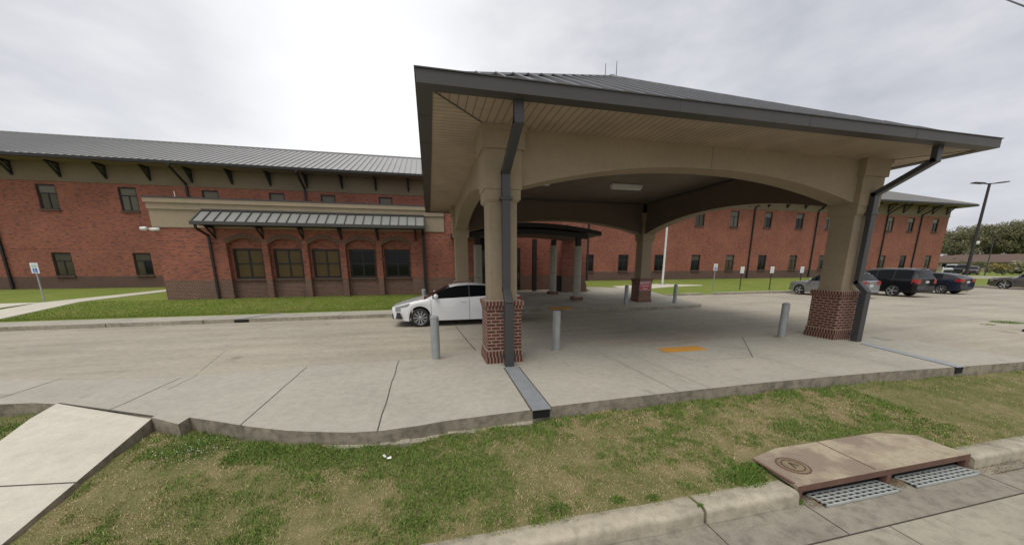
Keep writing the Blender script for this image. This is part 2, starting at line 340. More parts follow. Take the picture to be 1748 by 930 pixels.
struct(p2.build('driveway_joint_lines',[M['joint'],M['joint_soft']]))
# worn white stall lines in the lot
st=MB()
for x in np.arange(20.9,53,2.75): strip(st,[(x,22.0),(x,17.0)],.1,.007,0)
struct(st.build('stall_markings',concrete('worn_white_paint',(.42,.41,.37),var=.2,stain=.8,big=1.5)))
# street
s=MB(); s.quad((-120,-40,-.52),(120,-40,-.52),(120,2.14,-.52),(-120,2.14,-.52),0); 
for x in list(np.arange(-20,20,4.1)): s.box(x,-10,-.525,x+.009,2.14,-.517,1)
struct(s.build('street',[M['street'],M['joint']]))
s=MB(); s.quad((-120,2.15,-.515),(120,2.15,-.515),(120,2.72,-.50),(-120,2.72,-.50),0)
s.quad((-120,2.138,-.512),(120,2.138,-.512),(120,2.150,-.512),(-120,2.150,-.512),1)
for x in (2.73,4.05,6.9,-1.4,-5.5): s.quad((x,2.15,-.508),(x+.010,2.15,-.508),(x+.010,2.62,-.498),(x,2.62,-.498),1)
struct(s.build('street_gutter',[M['gutter'],M['joint']]))
# kerb: rounded profile, poured in sections
def kerb_sections(spans):
    k=MB()
    prof=[(2.76,-.345),(2.71,-.338),(2.655,-.338),(2.63,-.345),(2.61,-.362),(2.603,-.39),(2.60,-.44),(2.592,-.50)]
    prof=[(2.90,-.42),(2.86,-.348)]+prof
    for x0,x1 in spans:
        n=max(2,int((x1-x0)/.25)); X=np.linspace(x0,x1,n)
        jit=[random.uniform(-.004,.004) for _ in X]
        vs=[(x,y+j,z+j*.5) for x,j in zip(X,jit) for y,z in prof]; m=len(prof)
        fs=[(i*m+q,i*m+q+1,(i+1)*m+q+1,(i+1)*m+q) for i in range(n-1) for q in range(m-1)]
        k.add(vs,fs,0,True)
        k.add([vs[i] for i in range(m)],[tuple(range(m))[::-1]],0); k.add([vs[(n-1)*m+i] for i in range(m)],[tuple(range(m))],0)
    return k
k=kerb_sections([(-90,-1.42),(-1.4,2.69),(2.73,3.97),(6.97,11),(11.02,90)])
struct(k.build('street_kerb',M['conc_curb']))
# verge between kerb and slab
vx=np.unique(np.concatenate([np.arange(-80,-8,2.0),np.arange(-8,16,.12),np.arange(16,80.1,2.0)])); v_=MB(); NV=26
def vnoise(x,y): return .012*math.sin(3.1*x+1.3*y)+.010*math.sin(7.3*x-4*y+1)+.008*math.sin(13*y+5*x)
def verge_z(x,y):
    t=min(1,max(0,(y-2.78)/(4.65-2.78))); b=-.36+.15*t
    if x<-3.6: b=max(b,-.26) if y>5 else b
    if 3.7<x<7.2 and y<3.6: return b-.012
    return b+vnoise(x,y)*min(1,4*t+.15)
V=[];
for x in vx:
    e=edge_y(x)+.08
    for j in range(NV):
        y=2.74+(e-2.74)*j/(NV-1); V.append((x,y,verge_z(x,y)))
F=[]
for i in range(len(vx)-1):
    xm=.5*(vx[i]+vx[i+1])
    for j in range(NV-1):
        ym=V[i*NV+j][1]
        if 4.12<xm<6.80 and ym<3.12: continue
        F.append((i*NV+j,(i+1)*NV+j,(i+1)*NV+j+1,i*NV+j+1))
v_.add(V,F,0,True); struct(v_.build('verge_lawn',M['verge']))
# sloping sidewalk from the pad down to the street
SWL=lambda y: -6.04+(6.83-y)*.325      # left edge x at y
SWR=lambda y: -4.15+(5.86-y)*.12
sw=MB(); N=14
def swz(y): return float(np.interp(y,[2.7,6.2],[-.36,.004]))
L_=[];R_=[]
for t in np.linspace(0,1,N):
    yl=6.83+(2.75-6.83)*t; yr=5.86+(2.75-5.86)*t
    L_.append((SWL(yl),yl,swz(yl)+.012)); R_.append((SWR(yr),yr,swz(yr)+.012))
for i in range(N-1):
    sw.quad(L_[i+1],R_[i+1],R_[i],L_[i],0)
    for E_ in (L_,R_):
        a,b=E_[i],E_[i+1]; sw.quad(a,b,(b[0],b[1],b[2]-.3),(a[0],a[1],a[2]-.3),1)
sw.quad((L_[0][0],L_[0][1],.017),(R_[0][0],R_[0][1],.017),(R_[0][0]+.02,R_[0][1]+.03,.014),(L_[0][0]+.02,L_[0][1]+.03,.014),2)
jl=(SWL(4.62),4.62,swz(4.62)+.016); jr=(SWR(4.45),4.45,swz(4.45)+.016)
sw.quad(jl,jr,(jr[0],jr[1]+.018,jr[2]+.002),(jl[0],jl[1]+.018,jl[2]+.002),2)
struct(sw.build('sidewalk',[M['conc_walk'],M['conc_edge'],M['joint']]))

# far lawn
def lawn_z(x,y):
    zl=float(np.interp(y,[17.8,21.9,33,60],[.05,.45,.6,.6])); zr=float(np.interp(y,[22.3,33,60],[.03,.6,.6]))
    if -.4<x<10.6 and y<30: return float(np.interp(y,[16.3,22,26],[.05,.40,.42]))-.12
    if 10.6<=x<15.3 and y<22.2: return float(np.interp(y,[16.3,22],[.05,.40]))-.12
    if x>=15.3 and y<22.28: return -.5
    t=min(1,max(0,(x-10)/8)); return zl*(1-t)+zr*t
gx=np.unique(np.concatenate([np.arange(-100,-30,10.0),np.arange(-30,16,1.0),[-.41,-.39,10.59,10.61,15.29,15.31],np.arange(16,54.6,1.5),[54.4]]))
gy=np.unique(np.concatenate([[17.7],np.arange(18,34,.5),[22.27,22.29],np.arange(34,60,4.0)]))
l=MB(); V=[(x,y,lawn_z(x,y)) for x in gx for y in gy]; n=len(gy)
l.add(V,[(i*n+j,(i+1)*n+j,(i+1)*n+j+1,i*n+j+1) for i in range(len(gx)-1) for j in range(n-1)],0,True)
struct(l.build('lawn',M['lawn']))
# land beyond the lot
l=MB(); X_=[54.6,58,70,85,100,130,180,260,400,900]; Y_=[-300,-50,0,20,30,40,60,90,140,260,900]
V=[(x,y,float(np.interp(x,[54,60,200],[.05,.1,.4]))) for x in X_ for y in Y_]; n=len(Y_)
l.add(V,[(i*n+j,(i+1)*n+j,(i+1)*n+j+1,i*n+j+1) for i in range(len(X_)-1) for j in range(n-1)],0)
struct(l.build('far_lawn',M['lawn']))
r=MB(); r.quad((75,-200,.16),(77.5,-200,.16),(77.5,300,.16),(75,300,.16)); struct(r.build('far_sidewalk',M['conc_walk']))
r=MB(); r.quad((80,-200,.165),(88,-200,.175),(88,300,.175),(80,300,.165)); struct(r.build('far_street',M['street']))
# kerbed walk along the far side of the drive
w=MB()
kx=[-80,-15,-12.3,-12.27,-9.1,-9.07,-7.0,-4.0,-3.98,-1.7,-1.68,.6]
for a,b in zip(kx[:-1],kx[1:]):
    if b-a<.05: w.box(a,16.30,-.2,b,17.9,.047,2); continue
    w.box(a,16.28,-.2,b,16.42,.05,1); w.box(a,16.42,-.2,b,17.9,.052,0)
struct(w.build('far_walk',[M['conc_pad'],M['conc_kerbface'],M['joint']]))
# entrance slab and rounded island
nose=[(-.4+1.0,16.3)]
isl=[(.6,16.3),(4.6,16.2),(5.6,16.15),(6.0,16.1),(7.2,16.0),(8.7,15.75),(9.6,15.62),(10.6,15.55),(12,15.52),(13.2,15.52),(14.0,15.66),(14.55,15.95),(14.8,16.4),(14.7,16.9),(14.9,19.5),(15.3,22.3),(15.3,24),(12.5,27),(10.2,27.5),(10.2,31.9),(.6,31.9)]
def isl_z(y): return float(np.interp(y,[15.4,16.5,22,26],[.05,.06,.40,.42]))
w=MB(); cx_,cy_=7.5,20.5
bm_rows=[15.5,16.5,18,20,22,24,26,32]
import bmesh
bm=bmesh.new(); vs=[bm.verts.new((x,y,0)) for x,y in isl]; bm.faces.new(vs)
for yy in (16.5,18,20,22,26):
    bmesh.ops.bisect_plane(bm,geom=bm.verts[:]+bm.edges[:]+bm.faces[:],plane_co=(0,yy,0),plane_no=(0,1,0))
for v in bm.verts: v.co.z=isl_z(v.co.y)
me=bpy.data.meshes.new('entrance_pavement'); 
ext=bmesh.ops.extrude_edge_only(bm,edges=[e for e in bm.edges if e.is_boundary])
for v in [q for q in ext['geom'] if isinstance(q,bmesh.types.BMVert)]: v.co.z-=.3
for f in bm.faces: f.material_index=1 if abs(f.normal.z)<.3 else 0
bmesh.ops.recalc_face_normals(bm,faces=bm.faces[:])
for f in bm.faces: f.material_index=1 if abs(f.normal.z)<.3 else 0
bm.to_mesh(me); bm.free(); me.materials.append(M['conc_pad']); me.materials.append(M['conc_kerbface'])
o=bpy.data.objects.new('entrance_pavement',me); COL.objects.link(o); struct(o)
w=MB()
for (x0,y0),(x1,y1) in (((5.0,16.3),(6.2,18.0)),((7.2,16.1),(6.2,18.0)),((6.2,18.0),(8.2,17.9)),((8.2,17.9),(9.6,15.7)),((2,18.4),(14.5,18.4)),((9.5,18.4),(9.5,22)),((12.4,15.6),(12.4,22)),((5,20.3),(15,20.3))):
    za,zb=isl_z(y0)+.004,isl_z(y1)+.004; dx,dy=x1-x0,y1-y0; q=math.hypot(dx,dy); nx,ny=-dy/q*.012,dx/q*.012
    w.quad((x0-nx,y0-ny,za),(x1-nx,y1-ny,zb),(x1+nx,y1+ny,zb),(x0+nx,y0+ny,za))
struct(w.build('entrance_joint_lines',M['joint_soft']))
# lot kerb on the lawn side and lot end kerb
w=MB()
for a,b in ((15.31,18.2),(18.22,20.3),(21.3,24.5),(24.52,28),(28.02,31),(31.02,36),(36.02,42),(42.02,54.4)):
    w.box(a,22.2,-.25,b,22.36,.045,1); w.box(a,22.36,-.25,b,22.95,.05,0)
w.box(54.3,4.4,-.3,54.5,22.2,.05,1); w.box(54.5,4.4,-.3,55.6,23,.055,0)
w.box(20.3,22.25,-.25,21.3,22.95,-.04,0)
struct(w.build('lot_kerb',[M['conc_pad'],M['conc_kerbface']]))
# walks lying on the lawn
def draped(name,left,right,mat,lift=.03,n=16):
    mb=MB(); P=[];
    L=np.array(left,float); Rr=np.array(right,float)
    t=np.linspace(0,1,n); tl=np.linspace(0,1,len(L)); tr=np.linspace(0,1,len(Rr))
    for q in t:
        for u in np.linspace(0,1,4):
            x=np.interp(q,tl,L[:,0])*(1-u)+np.interp(q,tr,Rr[:,0])*u; y=np.interp(q,tl,L[:,1])*(1-u)+np.interp(q,tr,Rr[:,1])*u
            P.append((x,y,lawn_z(x,y)+lift))
    mb.add(P,[(i*4+j,i*4+j+1,(i+1)*4+j+1,(i+1)*4+j) for i in range(n-1) for j in range(3)],0,True)
    for e in (0,3):
        for i in range(n-1):
            a,b=P[i*4+e],P[(i+1)*4+e]; mb.quad(a,b,(b[0],b[1],b[2]-.12),(a[0],a[1],a[2]-.12))
    return struct(mb.build(name,mat))
draped('garden_path',[(-19.0,17.9),(-18.9,21.8),(-18.6,25),(-18.5,30)],[(-17.2,17.9),(-17.3,21.8),(-17.3,25),(-17.3,30)],M['conc_walk'])
draped('side_apron',[(-45,20.3),(-30,20.3),(-19.4,20.4)],[(-45,21.5),(-30,21.5),(-18.9,21.9)],M['conc_walk'])
w=MB(); w.box(-45,19.6,.2,-19.7,20.25,.27); struct(w.build('side_lot',plain('side_lot_asphalt',(.06,.058,.055),.9,var=.2,scale=5)))
draped('flagpole_walk',[(15.2,24.4),(18,25.6),(21,26.6),(24.6,27.0)],[(15.2,27.0),(18,28.2),(21,28.9),(24.6,27.4)],M['conc_walk'])
# yellow warning mats
def mat_thing(x0,y0,x1,y1,zf,label):
    m=MB(); z=max(zf(y0),zf(y1)); 
    pts=[(x0,y0),(x1,y0),(x1,y1),(x0,y1)]; m.add([(x,y,zf(y)+.012) for x,y in pts]+[(x,y,zf(y)-.01) for x,y in pts],[(0,1,2,3),(0,4,5,1),(1,5,6,2),(2,6,7,3),(3,7,4,0)],0)
    nx,ny=int((x1-x0)/.08),int((y1-y0)/.08)
    for i in range(nx):
        for j in range(ny):
            cx,cy=x0+.04+i*.08,y0+.04+j*.08; z=zf(cy)+.012; m.lathe([(.022,0),(.018,.006),(.001,.008)],6,1,'z',(cx,cy,z))
    return tag(m.build('warning_mat',[M['yellow'],M['yellow_dot']]),label,'tactile mat')
mat_thing(5.80,7.32,7.02,7.74,lambda y:.004,'yellow warning mat set in the ramp between the two front brick columns')
mat_thing(5.75,15.98,6.95,16.6,lambda y:isl_z(y),'yellow warning mat at the ramp before the building entrance')

# ------------------------------------------------------------------ walls with openings
def facade(mb,x0,x1,z0,z1,y,holes,m,depth=.16,mrev=None):
    """front wall plane at y (facing -y) with rectangular holes (hx0,hz0,hx1,hz1) and reveals"""
    xs=sorted(set([x0,x1]+[h for H in holes for h in (H[0],H[2]) if x0<h<x1])); zs=sorted(set([z0,z1]+[h for H in holes for h in (H[1],H[3]) if z0<h<z1]))
    for a,b in zip(xs[:-1],xs[1:]):
        for c,e in zip(zs[:-1],zs[1:]):
            xm,zm=(a+b)/2,(c+e)/2
            if any(H[0]<xm<H[2] and H[1]<zm<H[3] for H in holes): continue
            mb.quad((a,y,c),(b,y,c),(b,y,e),(a,y,e),m)
    mr=m if mrev is None else mrev
    for H in holes:
        a,c,b,e=H; c2,e2=max(c,z0),min(e,z1)
        if c2>=e2: continue
        yb=y+depth
        mb.quad((a,y,c2),(a,y,e2),(a,yb,e2),(a,yb,c2),mr); mb.quad((b,y,c2),(b,yb,c2),(b,yb,e2),(b,y,e2),mr)
        if e<=z1: mb.quad((a,y,e),(b,y,e),(b,yb,e),(a,yb,e),mr)
        if c>=z0: mb.quad((a,y,c),(a,yb,c),(b,yb,c),(b,y,c),mr)
def window(parent,cx,zc0,zc1,w,y,pane,layout='T',fw=.07):
    f=MB(); x0,x1=cx-w/2,cx+w/2
    f.box(x0,y,zc0,x0+fw,y+.09,zc1); f.box(x1-fw,y,zc0,x1,y+.09,zc1); f.box(x0+fw,y,zc0,x1-fw,y+.09,zc0+fw); f.box(x0+fw,y,zc1-fw,x1-fw,y+.09,zc1)
    hz=zc1-(zc1-zc0)*.34 if layout=='T' else (zc0+zc1)/2
    f.box(x0+fw,y+.012,hz-.035,x1-fw,y+.085,hz+.035)
    if layout=='T': f.box(cx-.035,y+.012,zc0+fw,cx+.035,y+.083,hz-.035)
    else:
        f.box(cx-.04,y+.012,zc0+fw,cx+.04,y+.083,hz-.035); f.box(cx-.04,y+.012,hz+.035,cx+.04,y+.083,zc1-fw)
    o=f.build('window',M['bronze'],parent)
    pn=MB()
    if layout=='T':
        pn.quad((x0+fw,y+.05,hz),(x1-fw,y+.05,hz),(x1-fw,y+.05,zc1-fw),(x0+fw,y+.05,zc1-fw),0)
        pn.quad((x0+fw,y+.05,zc0+fw),(cx,y+.05,zc0+fw),(cx,y+.05,hz),(x0+fw,y+.05,hz),1); pn.quad((cx,y+.05,zc0+fw),(x1-fw,y+.05,zc0+fw),(x1-fw,y+.05,hz),(cx,y+.05,hz),2)
        pn.build('pane',[PANES[pane[0]],PANES[pane[1]],PANES[pane[2]]],o)
    else:
        pn.quad((x0+fw,y+.05,zc0+fw),(x1-fw,y+.05,zc0+fw),(x1-fw,y+.05,zc1-fw),(x0+fw,y+.05,zc1-fw),0)
        pn.build('pane',PANES[pane[0]],o)
    s=MB(); s.box(x0-.04,y-.19,zc0-.10,x1+.04,y-.002,zc0-.004); s.build('sill',M['brick_dark'],o)
    return o
def downspout(parent,x,ye,ze,yw,zw,zb,w=.11,mat='bronze',kick=None):
    m=MB()
    pts=[(x,ye,ze),(x,ye,ze-.18),(x,yw,zw)]
    pts+= [(x,yw,zb)] if kick is None else [(x,yw,kick[0]),(x,kick[1],kick[0]-.2),(x,kick[1],zb)]
    for a,b in zip(pts[:-1],pts[1:]):
        dv=(Vector(b)-Vector(a)).normalized()*.04; m.bar(Vector(a)-dv*.5,Vector(b)+dv*.5,w,w*.8,0,up=(0,0,1) if abs(dv.z)<abs(dv.y) else (0,1,0))
    for z in np.linspace(zb+.4,zw-.4,3): m.box(x-w*.5-.03,yw-w*.4+.02 if kick is None else yw-w*.4+.02,z-.02,x+w*.5+.03,yw+w*.4+.03,z+.02)
    return m.build('downspout',M[mat],parent)
def bracket(parent,x,yw,zlo,zhi,reach,t=.13):
    m=MB(); m.box(x-t/2,yw-.10,zlo,x+t/2,yw-.002,zhi-.10); m.box(x-t/2,yw-reach,zhi-.10,x+t/2,yw-.002,zhi-.005)
    m.bar((x,yw-.05,zlo+.08),(x,yw-reach+.12,zhi-.08),t*.8,.09); m.bar((x,yw-.05,zhi-.5),(x,yw-.42,zhi-.12),t*.6,.05)
    return m.build('bracket',M['bronze'],parent)

# ------------------------------------------------------------------ main two-storey building
YM=33.0; X0,X1=-62.0,67.6; ZB=.45
main=empty('hospital_building',(3,YM,.6),'long two-storey red brick building with a dark brown brick base and grey metal hip roof','building')
main.location=(0,0,0)
lowx=[-50.2,-45.6,-41.0,-36.2,-31.4,-26.5,-21.6,-16.4,-11.8,15.85,19.8,24.1,28.7,33.25,37.8,42.35,46.9,51.5,56.9,60.7,65.4]
upx=[-50.2,-45.6,-41.0,-36.2,-31.4,-26.4,-21.65,-16.35,-11.75,-7.95,-3.4,1.2,5.8,10.4,15.2,19.8,24.3,28.75,33.25,37.85,42.45,47,51.6,57.1,60.75,65.25]
lowx=[x for x in lowx]
holes=[]
for x in lowx: holes.append((x-.58,1.54,x+.58,3.24))
for x in upx: holes.append((x-.56,6.26,x+.56,7.98))
wl=MB()
facade(wl,X0,X1,ZB,1.5,YM,[],1); facade(wl,X0,X1,1.5,3.5,YM,holes,0); facade(wl,X0,X1,3.58,8.2,YM,holes,0)
wl.box(X0,YM-.012,3.5,X1,YM+.1,3.58,0)
for zz0,zz1,m in ((ZB,1.5,1),(1.5,8.2,0)):
    wl.quad((X1,YM,zz0),(X1,48,zz0),(X1,48,zz1),(X1,YM,zz1),m); wl.quad((X0,48,zz0),(X0,YM,zz0),(X0,YM,zz1),(X0,48,zz1),m); wl.quad((X1,48,zz0),(X0,48,zz0),(X0,48,zz1),(X1,48,zz1),m)
wl.quad((X0,YM+.5,3),(X1,YM+.5,3),(X1,YM+.5,8.1),(X0,YM+.5,8.1),2)
wl.build('wall',[M['brick'],M['brick_dark'],M['black']],main)
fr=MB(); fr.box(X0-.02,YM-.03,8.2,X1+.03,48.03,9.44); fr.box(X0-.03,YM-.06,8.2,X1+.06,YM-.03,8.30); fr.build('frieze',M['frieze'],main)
fd=MB(); fd.box(X0-.03,YM-.05,.3,X1+.03,YM+.02,.56); fd.build('footing',M['conc_edge'],main)
for i,x in enumerate(lowx):
    a=[(0,0,0),(0,1,1),(1,1,1),(0,0,1),(2,0,0)][(i*3)%5]
    if x>15 and x<25: a=(1,1,1)
    window(main,x,1.56,3.22,1.12,YM+.06,a)
for i,x in enumerate(upx):
    window(main,x,6.28,7.96,1.08,YM+.06,[(2,0,0),(2,1,1),(2,2,2),(2,0,2),(2,0,1)][(i*2+ (1 if i>8 else 0))%5])
# roof: hip with standing seams
EY_=31.45; RZ0=9.62; RY=40.2; RZ=13.2; XE=X1+1.55; RB=2*RY-EY_; RX=XE-(RY-EY_); XL=X0-1.5
rf=MB()
rf.quad((XL,EY_,RZ0),(XE,EY_,RZ0),(RX,RY,RZ),(XL,RY,RZ)); rf.quad((XE,RB,RZ0),(XL,RB,RZ0),(XL,RY,RZ),(RX,RY,RZ)); rf.add([(XE,EY_,RZ0),(XE,RB,RZ0),(RX,RY,RZ)],[(0,1,2)])
sl=Vector((0,RY-EY_,RZ-RZ0)); nrm=Vector((0,-(RZ-RZ0),RY-EY_)).normalized()
x=XL+.2
while x<XE-.3:
    t=1.0 if x<RX else (XE-x)/(XE-RX)
    a=Vector((x,EY_-.01,RZ0))+nrm*.03; b=a+sl*t
    rf.bar(a,b,.035,.07,0,up=nrm); x+=.46
rf.bar((XL,RY,RZ+.02),(RX,RY,RZ+.02),.3,.08); rf.bar((XE,EY_,RZ0+.03),(RX,RY,RZ+.03),.25,.08)
rf.build('roof',M['metal_roof_far'],main)
fa=MB(); fa.box(XL,EY_-.16,9.40,XE+.02,EY_+.02,9.60); fa.box(XE-.02,EY_+.02,9.40,XE+.16,RB,9.60); fa.build('gutter',M['bronze'],main)
so=MB(); so.quad((XL,EY_,9.44),(XL,YM,9.44),(XE,YM,9.44),(XE,EY_,9.44)); so.quad((X1,YM,9.44),(X1,RB,9.44),(XE,RB,9.44),(XE,YM,9.44)); so.build('soffit',M['frieze'],main)
for x in [-28+2.655*k for k in range(-4,14)]+[66.8-2.655*k for k in range(0,13)]: bracket(main,x,YM-.03,8.48,9.42,.9)
m=MB(); m.box(X1+.04,YM+.3,9.32,X1+1.2,YM+.4,9.42); m.bar((X1+.08,YM+.35,8.5),(X1+1.1,YM+.35,9.34),.08,.09); m.build('bracket',M['bronze'],main)
for x in (-29.7,-17.8,-9.6,15.7,35.8,45.0,56.3,62.4): downspout(main,x,EY_-.1,9.45,YM-.10,8.35,.6,.13)
# ------------------------------------------------------------------ front wing with arched windows
YW=21.9
wing=empty('brick_wing',(0,0,0),'low red brick wing with five arched windows, beige stucco cornice and a metal awning','building')
bays=[(-9.70),(-7.74),(-5.78),(-3.82),(-1.86)]; BW=.83
wb=MB()
def arch_z(u,h0=3.36,h1=3.68): return h0+(h1-h0)*math.sqrt(max(0,1-(abs(u)**2.0)))*1.0 if False else h0+(h1-h0)*(1-u*u)
XA,XB=-13.6,2.95
edges=[XA]+[e for c in bays for e in (c-BW,c+BW)]+[XB]
for i in range(0,len(edges),2):        # piers
    a,b=edges[i],edges[i+1]
    wb.quad((a,YW,.3),(b,YW,.3),(b,YW,1.48),(a,YW,1.48),1); wb.quad((a,YW,1.48),(b,YW,1.48),(b,YW,4.25),(a,YW,4.25),0)
YR=YW+.34
for c in bays:
    N=16; us=np.linspace(-1,1,N+1)
    for u0,u1 in zip(us[:-1],us[1:]):
        a,b=c+u0*BW,c+u1*BW; za,zb=arch_z(u0),arch_z(u1)
        wb.quad((a,YW,za),(b,YW,zb),(b,YW,4.25),(a,YW,4.25),0); wb.quad((a,YW,za),(a,YR,za),(b,YR,zb),(b,YW,zb),0)
    for s_,x in ((1,c-BW),(-1,c+BW)):
        for z0,z1,m in ((.3,1.48,1),(1.48,3.36,0)):
            q=[(x,YW,z0),(x,YW,z1),(x,YR,z1),(x,YR,z0)]; wb.quad(*(q if s_>0 else q[::-1]),m)
    facade(wb,c-BW,c+BW,.3,1.36,YR,[],1); facade(wb,c-BW,c+BW,1.36,3.8,YR,[(c-.73,1.50,c+.73,3.15)],0,.14)
wb.quad((XA,33,.3),(XA,YW,.3),(XA,YW,1.48),(XA,33,1.48),1); wb.quad((XA,33,1.48),(XA,YW,1.48),(XA,YW,4.25),(XA,33,4.25),0)
wb.quad((XA,YW+.7,1),(XB,YW+.7,1),(XB,YW+.7,4),(XA,YW+.7,4),2)
# taller entrance block right of the wing: front wall with a door opening, then an open porch, then a pier
YB=24.3
facade(wb,2.95,5.2,1.48,6.4,YW,[(3.0,.2,4.9,3.95)],0,.3); facade(wb,2.95,5.2,.3,1.48,YW,[(3.0,.2,4.9,3.95)],1,.3)
facade(wb,8.62,10.35,1.48,6.4,YW,[],0); facade(wb,8.62,10.35,.3,1.48,YW,[],1); wb.quad((1.0,YW,4.25),(2.95,YW,4.25),(2.95,YW,6.4),(1.0,YW,6.4),0)
for z0,z1,m in ((.3,1.48,1),(1.48,6.4,0)):
    wb.quad((10.35,YW,z0),(10.35,33,z0),(10.35,33,z1),(10.35,YW,z1),m)
    wb.quad((8.62,YB,z0),(8.62,YW,z0),(8.62,YW,z1),(8.62,YB,z1),2 if z1<6 else m); wb.quad((5.2,YW,z0),(5.2,YB,z0),(5.2,YB,z1),(5.2,YW,z1),m)  # lower part of the pier side facing the porch is plain black
wb.quad((1.0,YW,6.4),(5.2,YW,6.4),(5.2,33,6.4),(1.0,33,6.4),0); wb.quad((8.62,YW,6.4),(10.35,YW,6.4),(10.35,33,6.4),(8.62,33,6.4),0); wb.quad((5.2,YB,6.4),(8.62,YB,6.4),(8.62,33,6.4),(5.2,33,6.4),0); wb.quad((1.0,33,4.25),(1.0,YW,4.25),(1.0,YW,6.4),(1.0,33,6.4),0)
facade(wb,5.2,8.62,.3,1.48,YB,[],1); facade(wb,5.2,8.62,1.48,6.4,YB,[],0)
wb.quad((3.0,YW+.3,.2),(4.9,YW+.3,.2),(4.9,YW+.3,3.95),(3.0,YW+.3,3.95),2)
wb.build('wall',[M['brick'],M['brick_wing'],M['black']],wing)
cap_=MB(); cap_.box(9.92,YW-.06,.3,10.39,YW+.4,.95); cap_.box(9.86,YW-.10,.3,10.44,YW+.45,.55); cap_.build('pier_base',M['brick_wing'],wing)
for c in bays:      # arch trims of wedge bricks standing proud
    t=MB(); N=15
    for k in range(N):
        u0=-1+2*k/N; u1=-1+2*(k+1)/N; g_=.02
        for a0,a1,mm,dy in ((u0+g_,u1-g_,0,.022),(u0-0.001,u1+.001,1,.008)):
            pts=[]
            for u in (a0,a1):
                x=c+u*(BW+.02); z=arch_z(u)-.0; nx,nz=.34*u*.6,1.0; l_=math.hypot(nx,nz); h=.215 if mm==0 else .205
                pts.append(((x,z),(x+nx/l_*h,z+nz/l_*h)))
            (p0,q0),(p1,q1)=pts
            V=[(p0[0],YW-dy,p0[1]),(p1[0],YW-dy,p1[1]),(q1[0],YW-dy,q1[1]),(q0[0],YW-dy,q0[1])]; Wv=[(x,YW+.01,z) for x,y,z in V]
            t.add(V+Wv,[(0,1,2,3),(0,4,5,1),(1,5,6,2),(2,6,7,3),(3,7,4,0)],mm)
    t.build('arch_trim',[M['arch_brick'],M['mortar']],wing)
for i,c in enumerate(bays):
    o=window(wing,c,1.52,3.14,1.44,YW+.40,[(3,),(3,),(3,),(1,),(1,)][i],'X',.10)
    s=MB(); N=20
    for k in range(N): s.box(c-.80+k*1.6/N+.006,YR-.07,1.37,c-.80+(k+1)*1.6/N-.006,YR+.05,1.49,0)
    s.box(c-.80,YR-.055,1.36,c+.80,YR+.05,1.48,1); s.build('brick_sill',[M['arch_brick'],M['mortar']],o)
sl_=MB()
for k in range(10): sl_.box(2.95+k*.08,YW-.02,3.97,2.95+k*.08+.066,YW+.05,4.25,0)
sl_.box(2.95,YW-.008,3.97,3.74,YW+.04,4.24,1); sl_.build('door_lintel',[M['arch_brick'],M['mortar']],wing)
# doors in the porch
for a,b,zb_,YB in ((3.02,3.95,3.2,22.19),(3.97,4.88,3.2,22.19),(5.35,6.35,3.4,24.3)):
    dr=MB(); dr.box(a,YB-.06,.42,a+.08,YB-.002,zb_); dr.box(b-.08,YB-.06,.42,b,YB-.002,zb_); dr.box(a+.08,YB-.06,zb_-.1,b-.08,YB-.002,zb_); dr.box(a+.08,YB-.06,.42,b-.08,YB-.002,.6)
    o=dr.build('entrance_door',M['bronze'],wing); pn=MB(); pn.quad((a+.08,YB-.03,.6),(b-.08,YB-.03,.6),(b-.08,YB-.03,zb_-.1),(a+.08,YB-.03,zb_-.1)); pn.build('pane',PANES[1],o)
    hd=MB(); hd.tube([(b-.14,YB-.10,1.2),(b-.14,YB-.10,1.7)],.015,6); hd.build('handle',M['chrome'],o)
pc=MB()
pc.box(7.02,23.3,.35,7.30,23.55,3.95); pc.build('porch_post',M['bronze'],wing)
# cornice
co=MB(); XR=.98
co.box(XA-.02,YW-.05,4.17,XR,YW+.3,5.05); co.box(XA-.05,YW-.12,5.05,XR,YW+.3,5.36); co.box(XA-.10,YW-.2,5.36,XR,YW+.3,5.58)
co.box(XA-.02,YW+.3,4.17,XA+.3,33,5.05); co.box(XA-.10,YW+.3,5.05,XA+.3,33,5.58)
co.build('cornice',M['stucco_wall'],wing)
c2=MB(); c2.box(XA-.13,YW-.23,5.582,XR,YW+.35,5.64); c2.box(XA-.13,YW+.35,5.582,XA+.35,33,5.64); c2.quad((XA,YW+.3,5.5),(XR,YW+.3,5.5),(XR,33,5.5),(XA,33,5.5)); c2.build('parapet_cap',M['downspout'],wing)
vp=MB(); vp.tube([(-13.15,23.2,5.5),(-13.15,23.2,6.15)],.018,8); vp.build('vent_pipe',M['white_metal'],wing)
# awning over the windows
aw=empty('awning',(0,0,0),'long grey standing-seam metal awning above the five arched windows','awning')
am=MB(); ax0,ax1=-11.36,-.16; ye,ze,yt,zt=20.9,4.42,YW-.06,5.03
am.add([(ax0,ye,ze),(ax1,ye,ze),(ax1,yt,zt),(ax0,yt,zt),(ax0,ye,ze-.06),(ax1,ye,ze-.06),(ax1,yt,zt-.06),(ax0,yt,zt-.06)],[(0,1,2,3),(7,6,5,4),(0,4,5,1),(1,5,6,2),(2,6,7,3),(3,7,4,0)])
n_=Vector((0,-(zt-ze),yt-ye)).normalized()
for k in range(25):
    x=ax0+.02+(ax1-ax0-.04)*k/24; a=Vector((x,ye,ze))+n_*.02; am.bar(a,Vector((x,yt,zt))+n_*.02,.03,.05,0,up=n_) if False else am.bar(a,Vector((x,yt,zt))+n_*.02,.045,.06,1,up=n_)
am.build('metal_roof',[M['awn_metal'],M['fascia']],aw)
ga=MB(); ga.box(ax0-.05,ye-.12,4.24,ax1+.05,ye+.02,4.40); ga.build('gutter',M['fascia'],aw)
